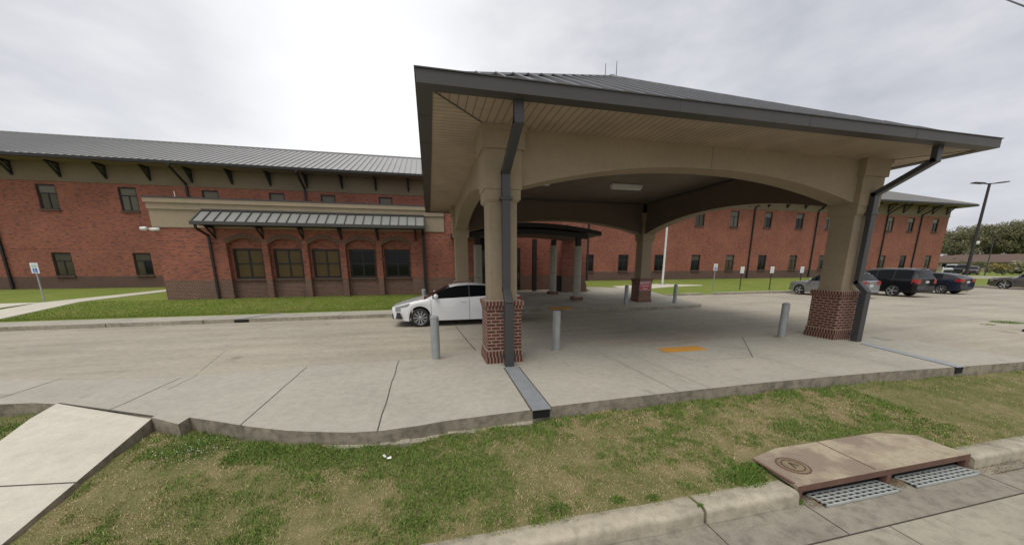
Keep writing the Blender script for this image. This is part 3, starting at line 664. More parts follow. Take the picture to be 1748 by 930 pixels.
ga=MB(); ga.box(ax0+.05,yt-.1,zt+.0,ax1-.02,yt+.005,zt+.08); ga.build('flashing',M['fascia'],aw)
ga=MB(); ga.quad((ax0,ye+.02,4.26),(ax0,YW-.06,4.26),(ax1,YW-.06,4.26),(ax1,ye+.02,4.26)); ga.build('soffit',M['bronze'],aw)
for x in (-10.95,-8.72,-6.76,-4.80,-2.84,-.72): 
    m=MB(); m.box(x-.04,YW-.08,3.62,x+.04,YW-.002,4.2); m.box(x-.04,YW-.8,4.16,x+.04,YW-.002,4.25); m.bar((x,YW-.05,3.7),(x,YW-.72,4.18),.06,.06); m.build('bracket',M['bronze'],aw)
downspout(aw,-11.22,ye-.02,4.26,YW-.08,3.78,.5,.10); 
m=MB(); m.box(-.36,YW-.20,.5,-.20,YW-.05,4.1); m.bar((-.28,ye-.02,4.24),(-.28,YW-.12,4.0),.12,.1); m.build('downspout',M['bronze'],aw)
# floodlight/camera at the wing corner
sc_=empty('security_light',(-13.5,21.86,4.06),'white twin-headed floodlight under the left end of the beige cornice','floodlight')
m=MB(); m.box(-.06,-.12,-.03,.06,-.02,.07); m.tube([(0,-.1,.02),(-.1,-.3,0)],.025,8); m.build('mount',M['white_metal'],sc_)
m=MB(); m.lathe([(.001,0),(.08,0),(.10,.22),(.085,.25),(.001,.25)],14,0,'x',(-.42,-.3,.0)); m.build('lamp_head',M['white_metal'],sc_)
m=MB(); m.lathe([(.001,0),(.07,0),(.085,.36),(.001,.38)],14,0,'x',(-.02,-.3,-.03)); m.build('lamp_head',M['white_metal'],sc_)
# ------------------------------------------------------------------ curved entrance canopy
ec=empty('entrance_canopy',(0,0,0),'dark curved metal canopy on round concrete posts before the entrance','canopy')
def arcz(x,zc,ze_,c=5.45,h=4.15): return zc-(zc-ze_)*((x-c)/h)**2
def arc_slab(name,x0,x1,y0,y1,zc,ze_,th,mat,c=5.45,h=4.15,bot=None):
    m=MB(); N=24; X=np.linspace(x0,x1,N+1)
    for i in range(N+1): 
        pass
    V=[]
    for x in X:
        z=arcz(x,zc,ze_,c,h); V+= [(x,y0,z-th),(x,y0,z),(x,y1,z),(x,y1,z-th)]
    Fq=[]
    for i in range(N):
        for k in range(4): Fq.append((i*4+k,(i+1)*4+k,(i+1)*4+(k+1)%4,i*4+(k+1)%4))
    Fq+=[(0,1,2,3),(N*4+3,N*4+2,N*4+1,N*4)]
    m.add(V,Fq); return m.build(name,mat,ec)
arc_slab('curved_roof',1.35,9.55,18.35,21.88,4.42,4.02,.22,M['bronze'])
arc_slab('curved_beam',1.9,8.85,18.62,18.82,4.12,3.78,.26,M['bronze'])
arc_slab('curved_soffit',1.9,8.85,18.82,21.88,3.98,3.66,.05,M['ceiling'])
for x,y,zb_ in ((8.32,18.72,.2),(7.72,21.15,.35),(2.55,18.72,.2)):
    m=MB(); m.lathe([(.22,0),(.22,2.9)],24,0,'z',(x,y,zb_+.15)); m.lathe([(.0,2.9),(.22,2.9)],24,0,'z',(x,y,zb_+.15)); 
    for z in (1.35,): m.lathe([(.223,z),(.223,z+.02)],24,1,'z',(x,y,zb_))
    o=m.build('canopy_post',[M['conc_pad'],M['joint_soft']],ec)
    m=MB(); m.box(x-.29,y-.29,zb_-.1,x+.29,y+.29,zb_+.19); m.build('brick_base',M['brick_ped'],o)
    m=MB(); m.box(x-.13,y-.13,zb_+3.05,x+.13,y+.13,3.75); m.build('steel_cap',M['bronze'],o)

# ------------------------------------------------------------------ drive-through canopy
PX,PY=1.15,7.39; W_=.87; SX,SY=10.32,9.9; CX=PX+(SX+W_)/2; CY=PY+(SY+W_)/2
port=empty('drive_through_canopy',(CX,CY,0),'large beige drive-through canopy with four brick-based columns, arched beams and a metal hip roof','canopy'); port.location=(0,0,0)
ZS=4.95
def column(cx,cy,zg):
    h=.31; c=MB(); c.box(cx-h,cy-h,1.43,cx+h,cy+h,3.52); o=c.build('column',M['stucco'],port,bevel=.012)
    b=MB(); e=.392
    b.box(cx-e,cy-e,.31,cx+e,cy+e,1.24,0)
    b.box(cx-.434,cy-.434,zg,cx+.434,cy+.434,.155,1); b.box(cx-.415,cy-.415,.155,cx+.415,cy+.415,.31,1)
    b.box(cx-e-.018,cy-e-.018,1.24,cx+e+.018,cy+e+.018,1.32,1); b.box(cx-e-.042,cy-e-.042,1.32,cx+e+.042,cy+e+.042,1.42,1); b.frustum(cx-e,cy-e,cx+e,cy+e,1.42,.042,1.45,-.06,2)
    b.build('brick_base',[M['brick_ped'],M['brick_sold'],M['mortar']],o)
    k=MB(); k.frustum(cx-h,cy-h,cx+h,cy+h,3.50,.002,3.56,.065); k.box(cx-h-.065,cy-h-.065,3.56,cx+h+.065,cy+h+.065,3.76)
    k.box(cx-.395,cy-.395,3.76,cx+.395,cy+.395,4.52); k.box(cx-.445,cy-.445,4.52,cx+.445,cy+.445,4.85); k.box(cx-.475,cy-.475,4.85,cx+.475,cy+.475,ZS-.002)
    k.build('capital',M['stucco'],o)
    return o
cols=[(PX+W_/2,PY+W_/2),(PX+SX+W_/2,PY+W_/2),(PX+W_/2,PY+SY+W_/2),(PX+SX+W_/2,PY+SY+W_/2)]
for i,(x,y) in enumerate(cols): column(x,y,-.05)
def beam(a,b,axis,fix):
    """arched beam from a to b along axis at fixed other coordinate; bottom springs at 3.9 and crowns at 4.46"""
    m=MB(); N=36; th=.27; top=5.5
    T=np.linspace(a,b,N+1); rows=[]
    for t in T:
        u=2*(t-a)/(b-a)-1; z=3.84+.62*(1-abs(u)**2.1)
        rows.append(z)
    def P(t,o,z): return (t,fix+o,z) if axis==0 else (fix+o,t,z)
    V=[]
    for t,z in zip(T,rows): V+=[P(t,-th,z),P(t,-th,top),P(t,th,top),P(t,th,z)]
    Fq=[]
    for i in range(N):
        for k in range(4):
            q=(i*4+k,(i+1)*4+k,(i+1)*4+(k+1)%4,i*4+(k+1)%4); Fq.append(q)
    # the face turned to the inside of the canopy has a darker taupe colour than the others
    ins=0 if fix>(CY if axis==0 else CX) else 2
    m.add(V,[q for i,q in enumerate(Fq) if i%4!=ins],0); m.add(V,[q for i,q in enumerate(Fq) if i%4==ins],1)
    for t in (a+(b-a)*.5,):
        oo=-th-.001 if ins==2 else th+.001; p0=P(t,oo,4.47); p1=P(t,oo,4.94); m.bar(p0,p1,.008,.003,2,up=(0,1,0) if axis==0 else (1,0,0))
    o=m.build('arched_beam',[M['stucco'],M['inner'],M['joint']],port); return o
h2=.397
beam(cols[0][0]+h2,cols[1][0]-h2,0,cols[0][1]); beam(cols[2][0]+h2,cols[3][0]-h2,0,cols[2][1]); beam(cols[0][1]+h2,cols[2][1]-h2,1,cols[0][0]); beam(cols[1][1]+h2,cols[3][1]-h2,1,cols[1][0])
# soffit ring (boards run out from the beams) and inner ceiling
ox0,ox1,oy0,oy1=-.06,2*CX+.06,6.04,2*CY-6.04
ix0,ix1,iy0,iy1=cols[0][0]-.27,cols[1][0]+.27,cols[0][1]-.27,cols[2][1]+.27
G=.25; sx0,sx1,sy0,sy1=ox0+G,ox1-G,oy0+G,oy1-G
so=MB(); z=ZS
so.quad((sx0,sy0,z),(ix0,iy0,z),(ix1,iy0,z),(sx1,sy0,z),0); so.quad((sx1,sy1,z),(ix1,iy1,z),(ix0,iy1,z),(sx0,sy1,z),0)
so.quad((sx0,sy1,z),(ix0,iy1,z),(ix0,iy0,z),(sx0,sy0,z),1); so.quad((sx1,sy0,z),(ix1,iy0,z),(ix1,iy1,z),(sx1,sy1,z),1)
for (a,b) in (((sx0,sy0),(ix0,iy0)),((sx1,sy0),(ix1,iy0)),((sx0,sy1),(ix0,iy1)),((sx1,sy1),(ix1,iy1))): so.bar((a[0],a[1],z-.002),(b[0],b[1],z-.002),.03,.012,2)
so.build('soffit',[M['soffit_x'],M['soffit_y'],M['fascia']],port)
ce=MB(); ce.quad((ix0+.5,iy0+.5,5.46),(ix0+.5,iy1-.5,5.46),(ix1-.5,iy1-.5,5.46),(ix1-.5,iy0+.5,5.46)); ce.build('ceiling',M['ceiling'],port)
tr=MB()
for a,b in (((ix0+.54,iy0+.55),(ix1-.54,iy0+.55)),((ix0+.54,iy1-.55),(ix1-.54,iy1-.55)),((ix0+.55,iy0+.54),(ix0+.55,iy1-.54)),((ix1-.55,iy0+.54),(ix1-.55,iy1-.54))): tr.bar((a[0],a[1],5.40),(b[0],b[1],5.40),.03,.06)
tr.build('ceiling_trim',M['fascia'],port)
# gutter box all round, with lapped joints
gt=MB()
def gut(p,q):
    gt_z0,gt_z1=4.93,5.14
    return None
gt.box(ox0,oy0,4.93,ox1,sy0,5.125); gt.box(ox0,sy1,4.93,ox1,oy1,5.125); gt.box(ox0,sy0,4.93,sx0,sy1,5.125); gt.box(sx1,sy0,4.93,ox1,sy1,5.125)
gt.box(ox0-.02,oy0-.02,5.127,ox1+.02,sy0,5.145); gt.box(ox0-.02,sy1,5.127,ox1+.02,oy1+.02,5.145); gt.box(ox0-.02,sy0,5.127,sx0,sy1,5.145); gt.box(sx1,sy0,5.127,ox1+.02,sy1,5.145)
for x in np.arange(ox0+1.6,ox1,3.05): gt.box(x,oy0-.004,4.926,x+.03,oy0+.1,5.126)
for y in np.arange(oy0+1.2,oy1,1.5): gt.box(ox0-.004,y,4.926,ox0+.2,y+.03,5.126); gt.box(ox1-.2,y,4.926,ox1+.004,y+.03,5.126)
gt.build('gutter',M['fascia'],port)
# hip roof
ap=Vector((CX,CY,8.82)); zr=5.13; e0=.16
cn=[Vector((ox0+e0,oy0+e0,zr)),Vector((ox1-e0,oy0+e0,zr)),Vector((ox1-e0,oy1-e0,zr)),Vector((ox0+e0,oy1-e0,zr))]
rf=MB(); rf.add(cn+[ap],[(0,1,4),(1,2,4),(2,3,4),(3,0,4)])
for i in range(4):
    a,b=cn[i],cn[(i+1)%4]; ed=(b-a); Ln=ed.length; ed.normalize(); mid=(a+b)/2; nrm=(b-a).cross(ap-a).normalized()
    if nrm.z<0: nrm=-nrm
    up=(ap-mid); n=int(Ln/.455)
    for k in range(1,n):
        t=k*Ln/n; p=a+ed*t; f=1-abs(2*t/Ln-1)
        rf.bar(p+nrm*.028-up.normalized()*.02,p+nrm*.028+up*f,.045,.07,0,up=nrm)
    rf.bar(a+Vector((0,0,.01)),ap+Vector((0,0,.04)),.14,.04)
rf.lathe([(.3,-.12),(.12,.06),(.001,.1)],12,0,'z',tuple(ap)); rf.build('roof',M['metal_roof'],port)
for dx,dy,h in ((-.12,.25,.56),(.16,-.05,.52)):
    m=MB(); m.tube([(ap.x+dx,ap.y+dy,ap.z-.1),(ap.x+dx,ap.y+dy,ap.z+h)],[.016,.009],6); m.build('lightning_rod',M['downspout'],port)
def big_ds(x,yw):
    m=MB(); w=.17
    def seg(a,b): 
        dv=(Vector(b)-Vector(a)).normalized()*.05; m.bar(Vector(a)-dv,Vector(b)+dv,w,.13,0,up=(0,1,0) if abs(dv.z)>abs(dv.y) else (0,0,1))
    seg((x,6.30,4.93),(x,6.30,4.62)); seg((x,6.30,4.62),(x,yw,4.05)); seg((x,yw,4.05),(x,yw,1.68)); seg((x,yw,1.68),(x,yw-.24,1.42)); 
    m.box(x-.095,yw-.31,-.0,x+.095,yw-.13,1.40)
    for z in (3.55,): m.box(x-.13,yw-.085,z-.03,x+.13,yw+.1,z+.03)
    for z in (1.15,.22): m.box(x-.17,yw-.2,z-.03,x+.17,yw-.11,z+.03)
    m.build('downspout',M['downspout'],port,bevel=.012)
big_ds(cols[0][0]+.03,7.36); big_ds(cols[1][0]+.03,7.36)
# strip lights hanging on the ceiling
def strip_light(x,y,label):
    e=empty('strip_light',(x,y,5.33),label,'ceiling light')
    m=MB(); m.box(-.68,-.12,.02,.68,.12,.12); m.build('housing',M['white_metal'],e)
    m=MB(); m.add([(-.66,-.10,.018),(.66,-.10,.018),(.66,.10,.018),(-.66,.10,.018),(-.66,-.07,-.06),(.66,-.07,-.06),(.66,.07,-.06),(-.66,.07,-.06)],[(4,7,6,5),(0,4,5,1),(1,5,6,2),(2,6,7,3),(3,7,4,0)]); m.build('diffuser',M['tube'],e)
strip_light(8.15,13.7,'white fluorescent strip light under the middle of the canopy ceiling'); strip_light(4.1,13.7,'white strip light mostly hidden behind the front left column capital')
# red sign on the back right column
zs0,zs1=.76,1.28; rx0,rx1=11.53,12.20; ry=PY+SY+.03
rs=empty('parking_sign',((rx0+rx1)/2,ry,(zs0+zs1)/2),'red sign reading EMERGENCY PARKING ONLY on the back right brick column base','sign')
w2,h2_=(rx1-rx0)/2,(zs1-zs0)/2
m=MB(); m.box(-w2,-.02,-h2_,w2,.012,h2_,0); m.build('panel',M['sign_white'],rs)
m=MB(); m.box(-w2+.02,-.024,-h2_+.02,w2-.02,-.015,h2_-.02,0); m.build('red_face',M['sign_red'],rs)
for i,(tx,sx_) in enumerate((('EMERGENCY',.78),('PARKING',.85),('ONLY',.95))): text_mesh(tx,.135,M['sign_white'],'lettering',rs,(0,-.026,.155-.155*i),(R(90),0,0),.001,sx_)

# ------------------------------------------------------------------ bollards
bl=None
def bollard(x,y,z,h,label):
    global bl
    if bl is None:
        bl=empty('bollard',(x,y,z),label,'bollard','steel pipe bollards around the canopy')
        m=MB(); m.lathe([(.10,-.05),(.10,1.0)],24); m.build('post',M['galv'],bl)
        m=MB(); m.lathe([(.103,.985),(.103,1.0),(.092,1.03),(.06,1.05),(.001,1.058)],24); m.build('cap',M['cap'],bl); m=MB(); m.lathe([(.16,0.004),(.15,.012),(.101,.016)],20); m.build('footing',M['conc_curb'],bl); return bl
    o=copy_tree(bl); o.location=(x,y,z); o['label']=label; return o
bollard(.05,8.12,.004,1,'steel bollard in front of the white car and left of the front left column')
bollard(3.13,8.23,.004,1,'steel bollard just right of the front left brick column')
bollard(10.46,8.14,.004,1,'steel bollard beside the front right brick column')
bollard(10.33,16.7,.06,1,'steel bollard on the island left of the column with the red sign')
bollard(13.44,16.75,.06,1,'steel bollard on the island right of the column with the red sign')
bollard(-.32,16.85,.052,1,'steel bollard behind the bonnet of the white car, only its top showing')

# ------------------------------------------------------------------ drain covers
def drain(p,w,label):
    (x0,y0),(x1,y1)=p; e=empty('drain_cover',(x1,y1,0),label,'drain cover'); e.location=(0,0,0)
    m=MB(); m.add([(x0-w/2,y0,.012),(x0+w/2,y0,.012),(x1+w/2,y1-.03,.012),(x1-w/2,y1-.03,.012),(x0-w/2,y0,.001),(x0+w/2,y0,.001),(x1+w/2,y1-.03,.001),(x1-w/2,y1-.03,.001)],[(3,2,1,0),(4,5,6,7),(0,1,5,4),(1,2,6,5),(2,3,7,6),(3,0,4,7)])
    for t in np.linspace(.03,.97,46):
        x=x0+(x1-x0)*t; y=y0+(y1-y0)*t; m.box(x-w/2+.03,y-.006,.0125,x+w/2-.03,y+.006,.016)
    m.build('plate',M['steel'],e)
    m=MB(); m.box(x1-w/2+.02,y1-.012,-.14,x1+w/2-.02,y1+.3,-.012); m.build('opening',M['black'],e)
    m=MB()
    for s in (-1,1): m.bar((x0+s*(w/2+.012),y0,.006),(x1+s*(w/2+.012),y1,.006),.022,.006)
    m.build('frame',M['joint'],e); return e
drain(((1.645,7.05),(1.59,4.755)),.31,'galvanised drain cover plate running from the front left column to the slab edge')
drain(((11.80,6.85),(11.1,4.71)),.26,'galvanised drain cover plate running from the front right column to the slab edge')
e=empty('drain_cover',(0,0,0),'metal drain plate across the far kerb walk behind the drive','drain cover')
m=MB(); m.add([(-7.95,16.29,.058),(-7.6,16.29,.058),(-6.7,17.85,.060),(-7.05,17.85,.060)],[(0,1,2,3)]); m.build('plate',M['steel'],e)
m=MB(); m.box(-7.98,16.27,-.09,-7.45,16.5,.03); m.build('opening',M['black'],e)

# ------------------------------------------------------------------ storm drain inlet at the street
def plate_mat():
    m,nt,b=new_mat('sandy_tread_plate'); v=objco(nt,world=True); n1=noise(nt,v,1.9,5,.6); n2=noise(nt,v,14,5,.65); n3=noise(nt,v,80,3,.6)
    rot=nt.nodes.new('ShaderNodeMapping'); rot.inputs['Rotation'].default_value=(0,0,R(45)); nt.links.new(v,rot.inputs[0])
    ck=nt.nodes.new('ShaderNodeTexBrick'); ck.inputs['Scale'].default_value=1; ck.inputs['Brick Width'].default_value=.05; ck.inputs['Row Height'].default_value=.022; ck.inputs['Mortar Size'].default_value=.006; ck.inputs['Mortar Smooth'].default_value=.6
    nt.links.new(rot.outputs[0],ck.inputs['Vector'])
    tread=mixc(nt,ck.outputs['Fac'],(.165,.12,.10),(.33,.262,.19))
    sand=ramp(nt,n2,[(.3,(.33,.272,.19)),(.6,(.43,.362,.258))])
    a=nd(nt,'ShaderNodeMath',operation='ADD'); nt.links.new(n1,a.inputs[0]); mm=nd(nt,'ShaderNodeMath',operation='MULTIPLY'); nt.links.new(n2,mm.inputs[0]); mm.inputs[1].default_value=.25; nt.links.new(mm.outputs[0],a.inputs[1])
    f=ramp(nt,a.outputs[0],[(.58,(0,0,0)),(.72,(.9,.9,.9))]); c=mixc(nt,f,sand,tread)
    g=ramp(nt,n3,[(.3,(.85,)*3),(.7,(1.12,)*3)]); c=mixc(nt,1.0,c,g,'MULTIPLY'); nt.links.new(c,b.inputs['Base Color']); b.inputs['Roughness'].default_value=.85
    bump(nt,b,n3,.2,.004); return m
iv=empty('storm_drain',(0,0,0),'rusty steel storm drain inlet with sandy lid and two gutter grates','storm drain')
m=MB(); top=[(3.99,2.68),(6.90,2.66),(6.94,3.18),(6.45,3.38),(4.55,3.38),(4.03,3.26)]; m.prism(top,-.335,-.30)
m.box(3.99,2.64,-.36,6.91,2.678,-.296); m.build('cover_plate',plate_mat(),iv)
m=MB(); m.box(3.985,2.632,-.365,6.915,2.639,-.29); m.box(3.985,2.63,-.50,4.05,2.70,-.366); m.box(5.40,2.63,-.50,5.47,2.70,-.366); m.box(6.85,2.63,-.50,6.915,2.70,-.366); m.box(3.985,2.70,-.298,4.02,3.2,-.292)
m.build('steel_lip',M['rust'],iv)
m=MB(); m.box(4.05,2.72,-.72,6.86,2.80,-.336); m.build('opening',M['black'],iv)
m=MB()
def ring(mb,cx,cy,r0,r1,z0,z1,mi):
    mb.lathe([(r0,z0),(r0,z1),(r1,z1),(r1,z0)],32,mi,'z',(cx,cy,0))
ring(m,4.36,2.99,.165,.185,-.3,-.293,0); ring(m,4.36,2.99,.115,.127,-.3,-.291,1)
m.lathe([(.115,-.294),(.001,-.294)],28,2,'z',(4.36,2.99,0)); m.lathe([(.165,-.2965),(.127,-.2965)],28,2,'z',(4.36,2.99,0))
m.bar((4.33,2.93,-.29),(4.36,3.05,-.29),.012,.006,1); m.bar((4.36,3.05,-.29),(4.41,2.96,-.29),.012,.006,1)
m.build('manhole_lid',[M['rust'],plain('dark_iron',(.06,.045,.036),.8,var=.3,scale=9),M['dirt']],iv)
m=MB(); m.bar((5.30,3.375,-.299),(5.27,2.69,-.299),.014,.006)
m.build('plate_seam',M['rust'],iv)
def grate(x0,x1):
    m=MB(); y0,y1=2.50,2.70
    for y in np.linspace(y0,y1,5): m.box(x0,y-.008,-.50,x1,y+.008,-.474)
    n=int((x1-x0)/.095)
    for k in range(n+1): x=x0+(x1-x0)*k/n; m.bar((x+.05,y0,-.483),(x-.02,y1,-.483),.013,.02)
    m.build('gutter_grate',M['grate'],iv)
grate(4.25,5.38); grate(5.70,6.82)
m=MB(); m.quad((4.24,2.495,-.489),(5.39,2.495,-.489),(5.39,2.71,-.486),(4.24,2.71,-.486)); m.quad((5.69,2.495,-.489),(6.83,2.495,-.489),(6.83,2.71,-.486),(5.69,2.71,-.486)); m.build('grate_pit',M['black'],iv)

# ------------------------------------------------------------------ cars
def car(name,label,loc,rotz,paint,sp,cat='car',group=None):
    root=empty(name,loc,label,cat,group,rotz)
    L=sp['L']; hw=sp['W']/2; xf=L/2; xr=-L/2; r=sp['r']; ra=r+.055; axF=xf-sp['fo']; axR=axF-sp['wb']; fl=sp['floor']
    belt=sp['belt']; roof=sp['roof']
    bx,bz=zip(*belt); rx_,rz_=zip(*roof)
    A0,A1=roof[1][0],roof[2][0]      # cowl, windscreen top (x, descending front->rear)
    def zb(x): return float(np.interp(-x,[-q for q in bx],bz))
    def zr(x): return float(np.interp(-x,[-q for q in rx_],rz_))
    cowl,wtop,rtop,rbot=sp['cowl'],sp['wtop'],sp['rtop'],sp['rbot']
    xs=set(np.linspace(xr,xf,54)); 
    for a in (axF,axR):
        for k in np.linspace(-1,1,17): xs.add(a+ra*k)
        xs.add(a+ra+.004); xs.add(a-ra-.004)
    for q in sp['doors']: xs.add(q-.006); xs.add(q+.006)
    for q in (cowl,wtop,rtop,rbot): xs.add(q)
    for q in sp['win']: xs.add(q[0]); xs.add(q[1])
    for q in np.linspace(0,.3,7): xs.add(xf-q**1.5/.3**.5); xs.add(xr+q**1.5/.3**.5)
    xs=sorted(xs); xs=[x for i,x in enumerate(xs) if i==0 or x-xs[i-1]>.0015]
    V=[];NR=11
    for x in xs:
        df=max(0,(x-(xf-sp['nr']))/sp['nr']); dr_=max(0,((xr+sp['tr'])-x)/sp['tr'])
        w=hw*(1-.30*df**2.2-.13*dr_**2.4)
        zl=fl+ .10*df**3 + .16*dr_**3
        for a in (axF,axR):
            dx=abs(x-a)
            if dx<ra+1e-6: zl=r+math.sqrt(max(0,ra*ra-dx*dx))
        b=zb(x); t=max(zr(x),b+.012)
        gh=min(1,max(0,(t-b)/.35)); wg=w*.955; wt=w*(.955-.215*gh)
        prof=[(0,zl),(w-.06,zl),(w-.012,zl+.015),(w,zl+.42*(b-zl)),(w*.998,zl+.62*(b-zl)),(w*.985,zl+.84*(b-zl)),(w*.957,b),(w*.94,b+.008),(wt+.012,b+(t-b)*.90) if gh>.05 else (w*.80,b+(t-b)*.6),(wt-.09,t-.012*gh) if gh>.05 else (w*.5,t-.004),(0,t+.018*gh)]
        V.append([(x,y,z) for y,z in prof])
    parts={}
    def put(key,f):
        parts.setdefault(key,[]).append(f)
    n=len(xs)
    for i in range(n-1):
        xm=(xs[i]+xs[i+1])/2
        for j in range(NR-1):
            for sgn in (1,-1):
                key='body'
                if j==7 and any(q[0]<xm<q[1] for q in sp['win']): key=('side_window',sgn,[k for k,q in enumerate(sp['win']) if q[0]<xm<q[1]][0])
                elif j==7 and rbot<xm<cowl and zr(xm)-zb(xm)>.12: key='pillar' if not(wtop<xm<cowl) else 'body'
                elif j in (8,9) and wtop<xm<cowl: key='windshield'
                elif j in (8,9) and rbot<xm<rtop: key='rear_window'
                elif j<=1: key='under'
                elif j in (2,3,4,5) and any(abs(xm-q)<.006 for q in sp['doors']): key='under'
                elif j in (4,5) and xf-.62<xm<xf-.10: key=('headlight',sgn) if (j==5 and xm>xf-.60) or (j==4 and xm>xf-.32) else 'body'
                elif j in (3,4,5):
                    for k,(q0,q1) in enumerate(zip(sp['doors'][:-1],sp['doors'][1:])):
                        if q0<xm<q1: key=('door',sgn,k)
                elif j==2:
                    for k,(q0,q1) in enumerate(zip(sp['doors'][:-1],sp['doors'][1:])):
                        if q0<xm<q1: key=('door',sgn,k)
                q=[V[i][j],V[i+1][j],V[i+1][j+1],V[i][j+1]]; q=[(x,y*sgn,z) for x,y,z in q]
                put(key,q if sgn<0 else q[::-1])
    for i,s_ in ((0,1),(n-1,-1)):
        for j in range(NR-1):
            for sgn in (1,-1):
                q=[V[i][j],V[i][j+1],(V[i][j+1][0],0,V[i][j+1][2]),(V[i][j][0],0,V[i][j][2])]; q=[(x,y*sgn,z) for x,y,z in q]
                key='body'
                if sp.get('lower_trim') and j<=2: key='under'
                put(key,q if sgn*s_>0 else q[::-1])
    body=MB()
    def merge(mb,faces,m,smooth=True):
        idx={}; o=len(mb.v)
        for f in faces:
            ff=[]
            for p in f:
                k=(round(p[0],4),round(p[1],4),round(p[2],4))
                if k not in idx: idx[k]=len(mb.v); mb.v.append(p)
                if idx[k] not in ff: ff.append(idx[k])
            if len(ff)>2: mb.f.append(tuple(ff)); mb.m.append(m); mb.sm.append(smooth)
    merge(body,parts['body'],0); merge(body,parts.get('under',[]),1); merge(body,parts.get('pillar',[]),1)
    bo=body.build('body',[paint,M['trim']],root)
    for k,f in parts.items():
        if k in('body','under','pillar'): continue
        m=MB(); nm=k if isinstance(k,str) else k[0]
        mat={'side_window':M['glass_car'],'windshield':M['glass_car'],'rear_window':M['glass_car'],'headlight':M['lamp_clear'],'door':paint}[nm]
        merge(m,f,0); o=m.build(nm,mat,root)
        if nm=='door':
            xsd=[p[0] for q in f for p in q]; x0=min(xsd)+.12; zz=zb(x0)-.13
            h=MB(); h.bar((x0,k[1]*(hw*.995),zz),(x0+.2,k[1]*(hw*.995),zz+.005),.035,.028); h.build('handle',paint if sp.get('hp',True) else M['chrome'],o)
    # wheels
    tm=MB(); tw=.11; tm.lathe([(r*.72,-tw),(r*.77,-tw-.004),(r*.94,-tw),(r,-tw*.72),(r,tw*.72),(r*.94,tw),(r*.77,tw+.004),(r*.72,tw)],32,0,'y')
    rm=MB(); rm.lathe([(r*.74,-tw+.01),(r*.755,-tw-.004),(r*.70,-tw+.012),(r*.68,-tw+.05)],32,0,'y'); rm.lathe([(r*.69,-tw+.06),(.001,-tw+.06)],24,1,'y'); rm.lathe([(.001,-tw+.005),(.05,-tw+.008),(.06,-tw+.04)],14,0,'y')
    ns=sp.get('spokes',10)
    for k in range(ns):
        a=2*math.pi*k/ns
        for da in ((-.09,.09) if ns>6 else (-.1,.1)):
            rm.bar((.045*math.cos(a),-tw+.02,.045*math.sin(a)),(r*.71*math.cos(a+da),-tw+.018,r*.71*math.sin(a+da)),.02 if ns>6 else .05,.03,0,up=(0,1,0))
    tme=None
    for ax in (axF,axR):
        for sgn in (1,-1):
            if tme is None:
                t=tm.build('wheel',M['tyre'],root); rmo=rm.build('rim',[M['alloy'],M['alloy_dark']],t); tme=t
                t.location=(ax,-sgn*(hw-.125),r); 
                if sgn<0: t.rotation_euler=(0,0,math.pi)
                t.rotation_euler=(0,0,0) if -sgn<0 else (0,0,math.pi)
            else:
                c=tme.copy(); COL.objects.link(c); c.parent=root; c.location=(ax,-sgn*(hw-.125),r); c.rotation_euler=(0,0,0) if -sgn<0 else (0,0,math.pi)
                c2=rmo.copy(); COL.objects.link(c2); c2.parent=c
    # mirrors, tail lamps, grille, plate
    for sgn in (1,-1):
        m=MB(); N=10; xm=cowl-.42; zz=zb(xm)+.10
        m.lathe([(.001,-.10),(.05,-.09),(.08,-.04),(.085,.03),(.06,.08),(.001,.10)],12,0,'y',(xm,sgn*(hw+.05),zz)); m.bar((xm,sgn*(hw-.12),zz-.06),(xm,sgn*hw,zz-.02),.05,.03); m.build('mirror',paint,root)
        tl=sp['tail']; m=MB(); y1=sgn*hw*.885; y0=y1-sgn*tl[2]
        m.add([(xr-.012,y0,tl[0]),(xr-.012,y1,tl[0]),(xr-.012,y1,tl[1]),(xr-.012,y0,tl[1]),(xr+.30,sgn*(hw+.004),tl[0]+.02),(xr+.26,sgn*(hw+.002)*.995,tl[1]-.01),(xr+.03,sgn*hw*.925,tl[0]),(xr+.03,sgn*hw*.925,tl[1]),(xr+.2,y0,tl[0]),(xr+.2,y0,tl[1])],
              [(0,1,2,3),(1,6,7,2),(6,4,5,7),(0,8,4,6,1),(3,2,7,5,9),(0,3,9,8)]); m.build('tail_light',M['lamp_red'],root)
    m=MB(); m.box(xf-.05,-hw*.45,sp['nosez']-.16,xf+.012,hw*.45,sp['nosez']-.05); m.box(xf-.12,-hw*.72,fl+.10,xf+.006,hw*.72,sp['nosez']-.24); m.build('grille',M['trim'],root,bevel=.01)
    if sp.get('fog'):
        for sgn in (1,-1):
            m=MB(); x=xf-.26
            m.add([(xf-.20,sgn*hw*.90,.30),(xf-.36,sgn*hw*.985,.30),(xf-.27,sgn*hw*.945,.52),(xf-.05,sgn*hw*.7,.30),(xf-.04,sgn*hw*.68,.50)],[(0,1,2),(3,0,2,4)]); m.build('fog_light',M['trim'],root)
    m=MB(); m.box(xr-.018,-.16,sp['platez'],xr+.02,.16,sp['platez']+.15); m.build('number_plate',M['plate'],root)
    m=MB(); m.box(xr-.03,-hw*.8,fl+.16,xr+.1,hw*.8,fl+.30); m.build('rear_bumper',M['trim'] if sp.get('lower_trim') else paint,root,bevel=.03)
    if sp.get('rack'):
        for sgn in (1,-1):
            m=MB(); m.tube([(wtop-.15,sgn*hw*.66,zr(wtop-.3)+.0),(wtop-.3,sgn*hw*.66,zr(wtop-.4)+.05),(rtop+.3,sgn*hw*.66,zr(rtop+.4)+.05),(rtop+.12,sgn*hw*.66,zr(rtop+.2))],.018,6); m.build('roof_rail',M['chrome'],root)
    return root
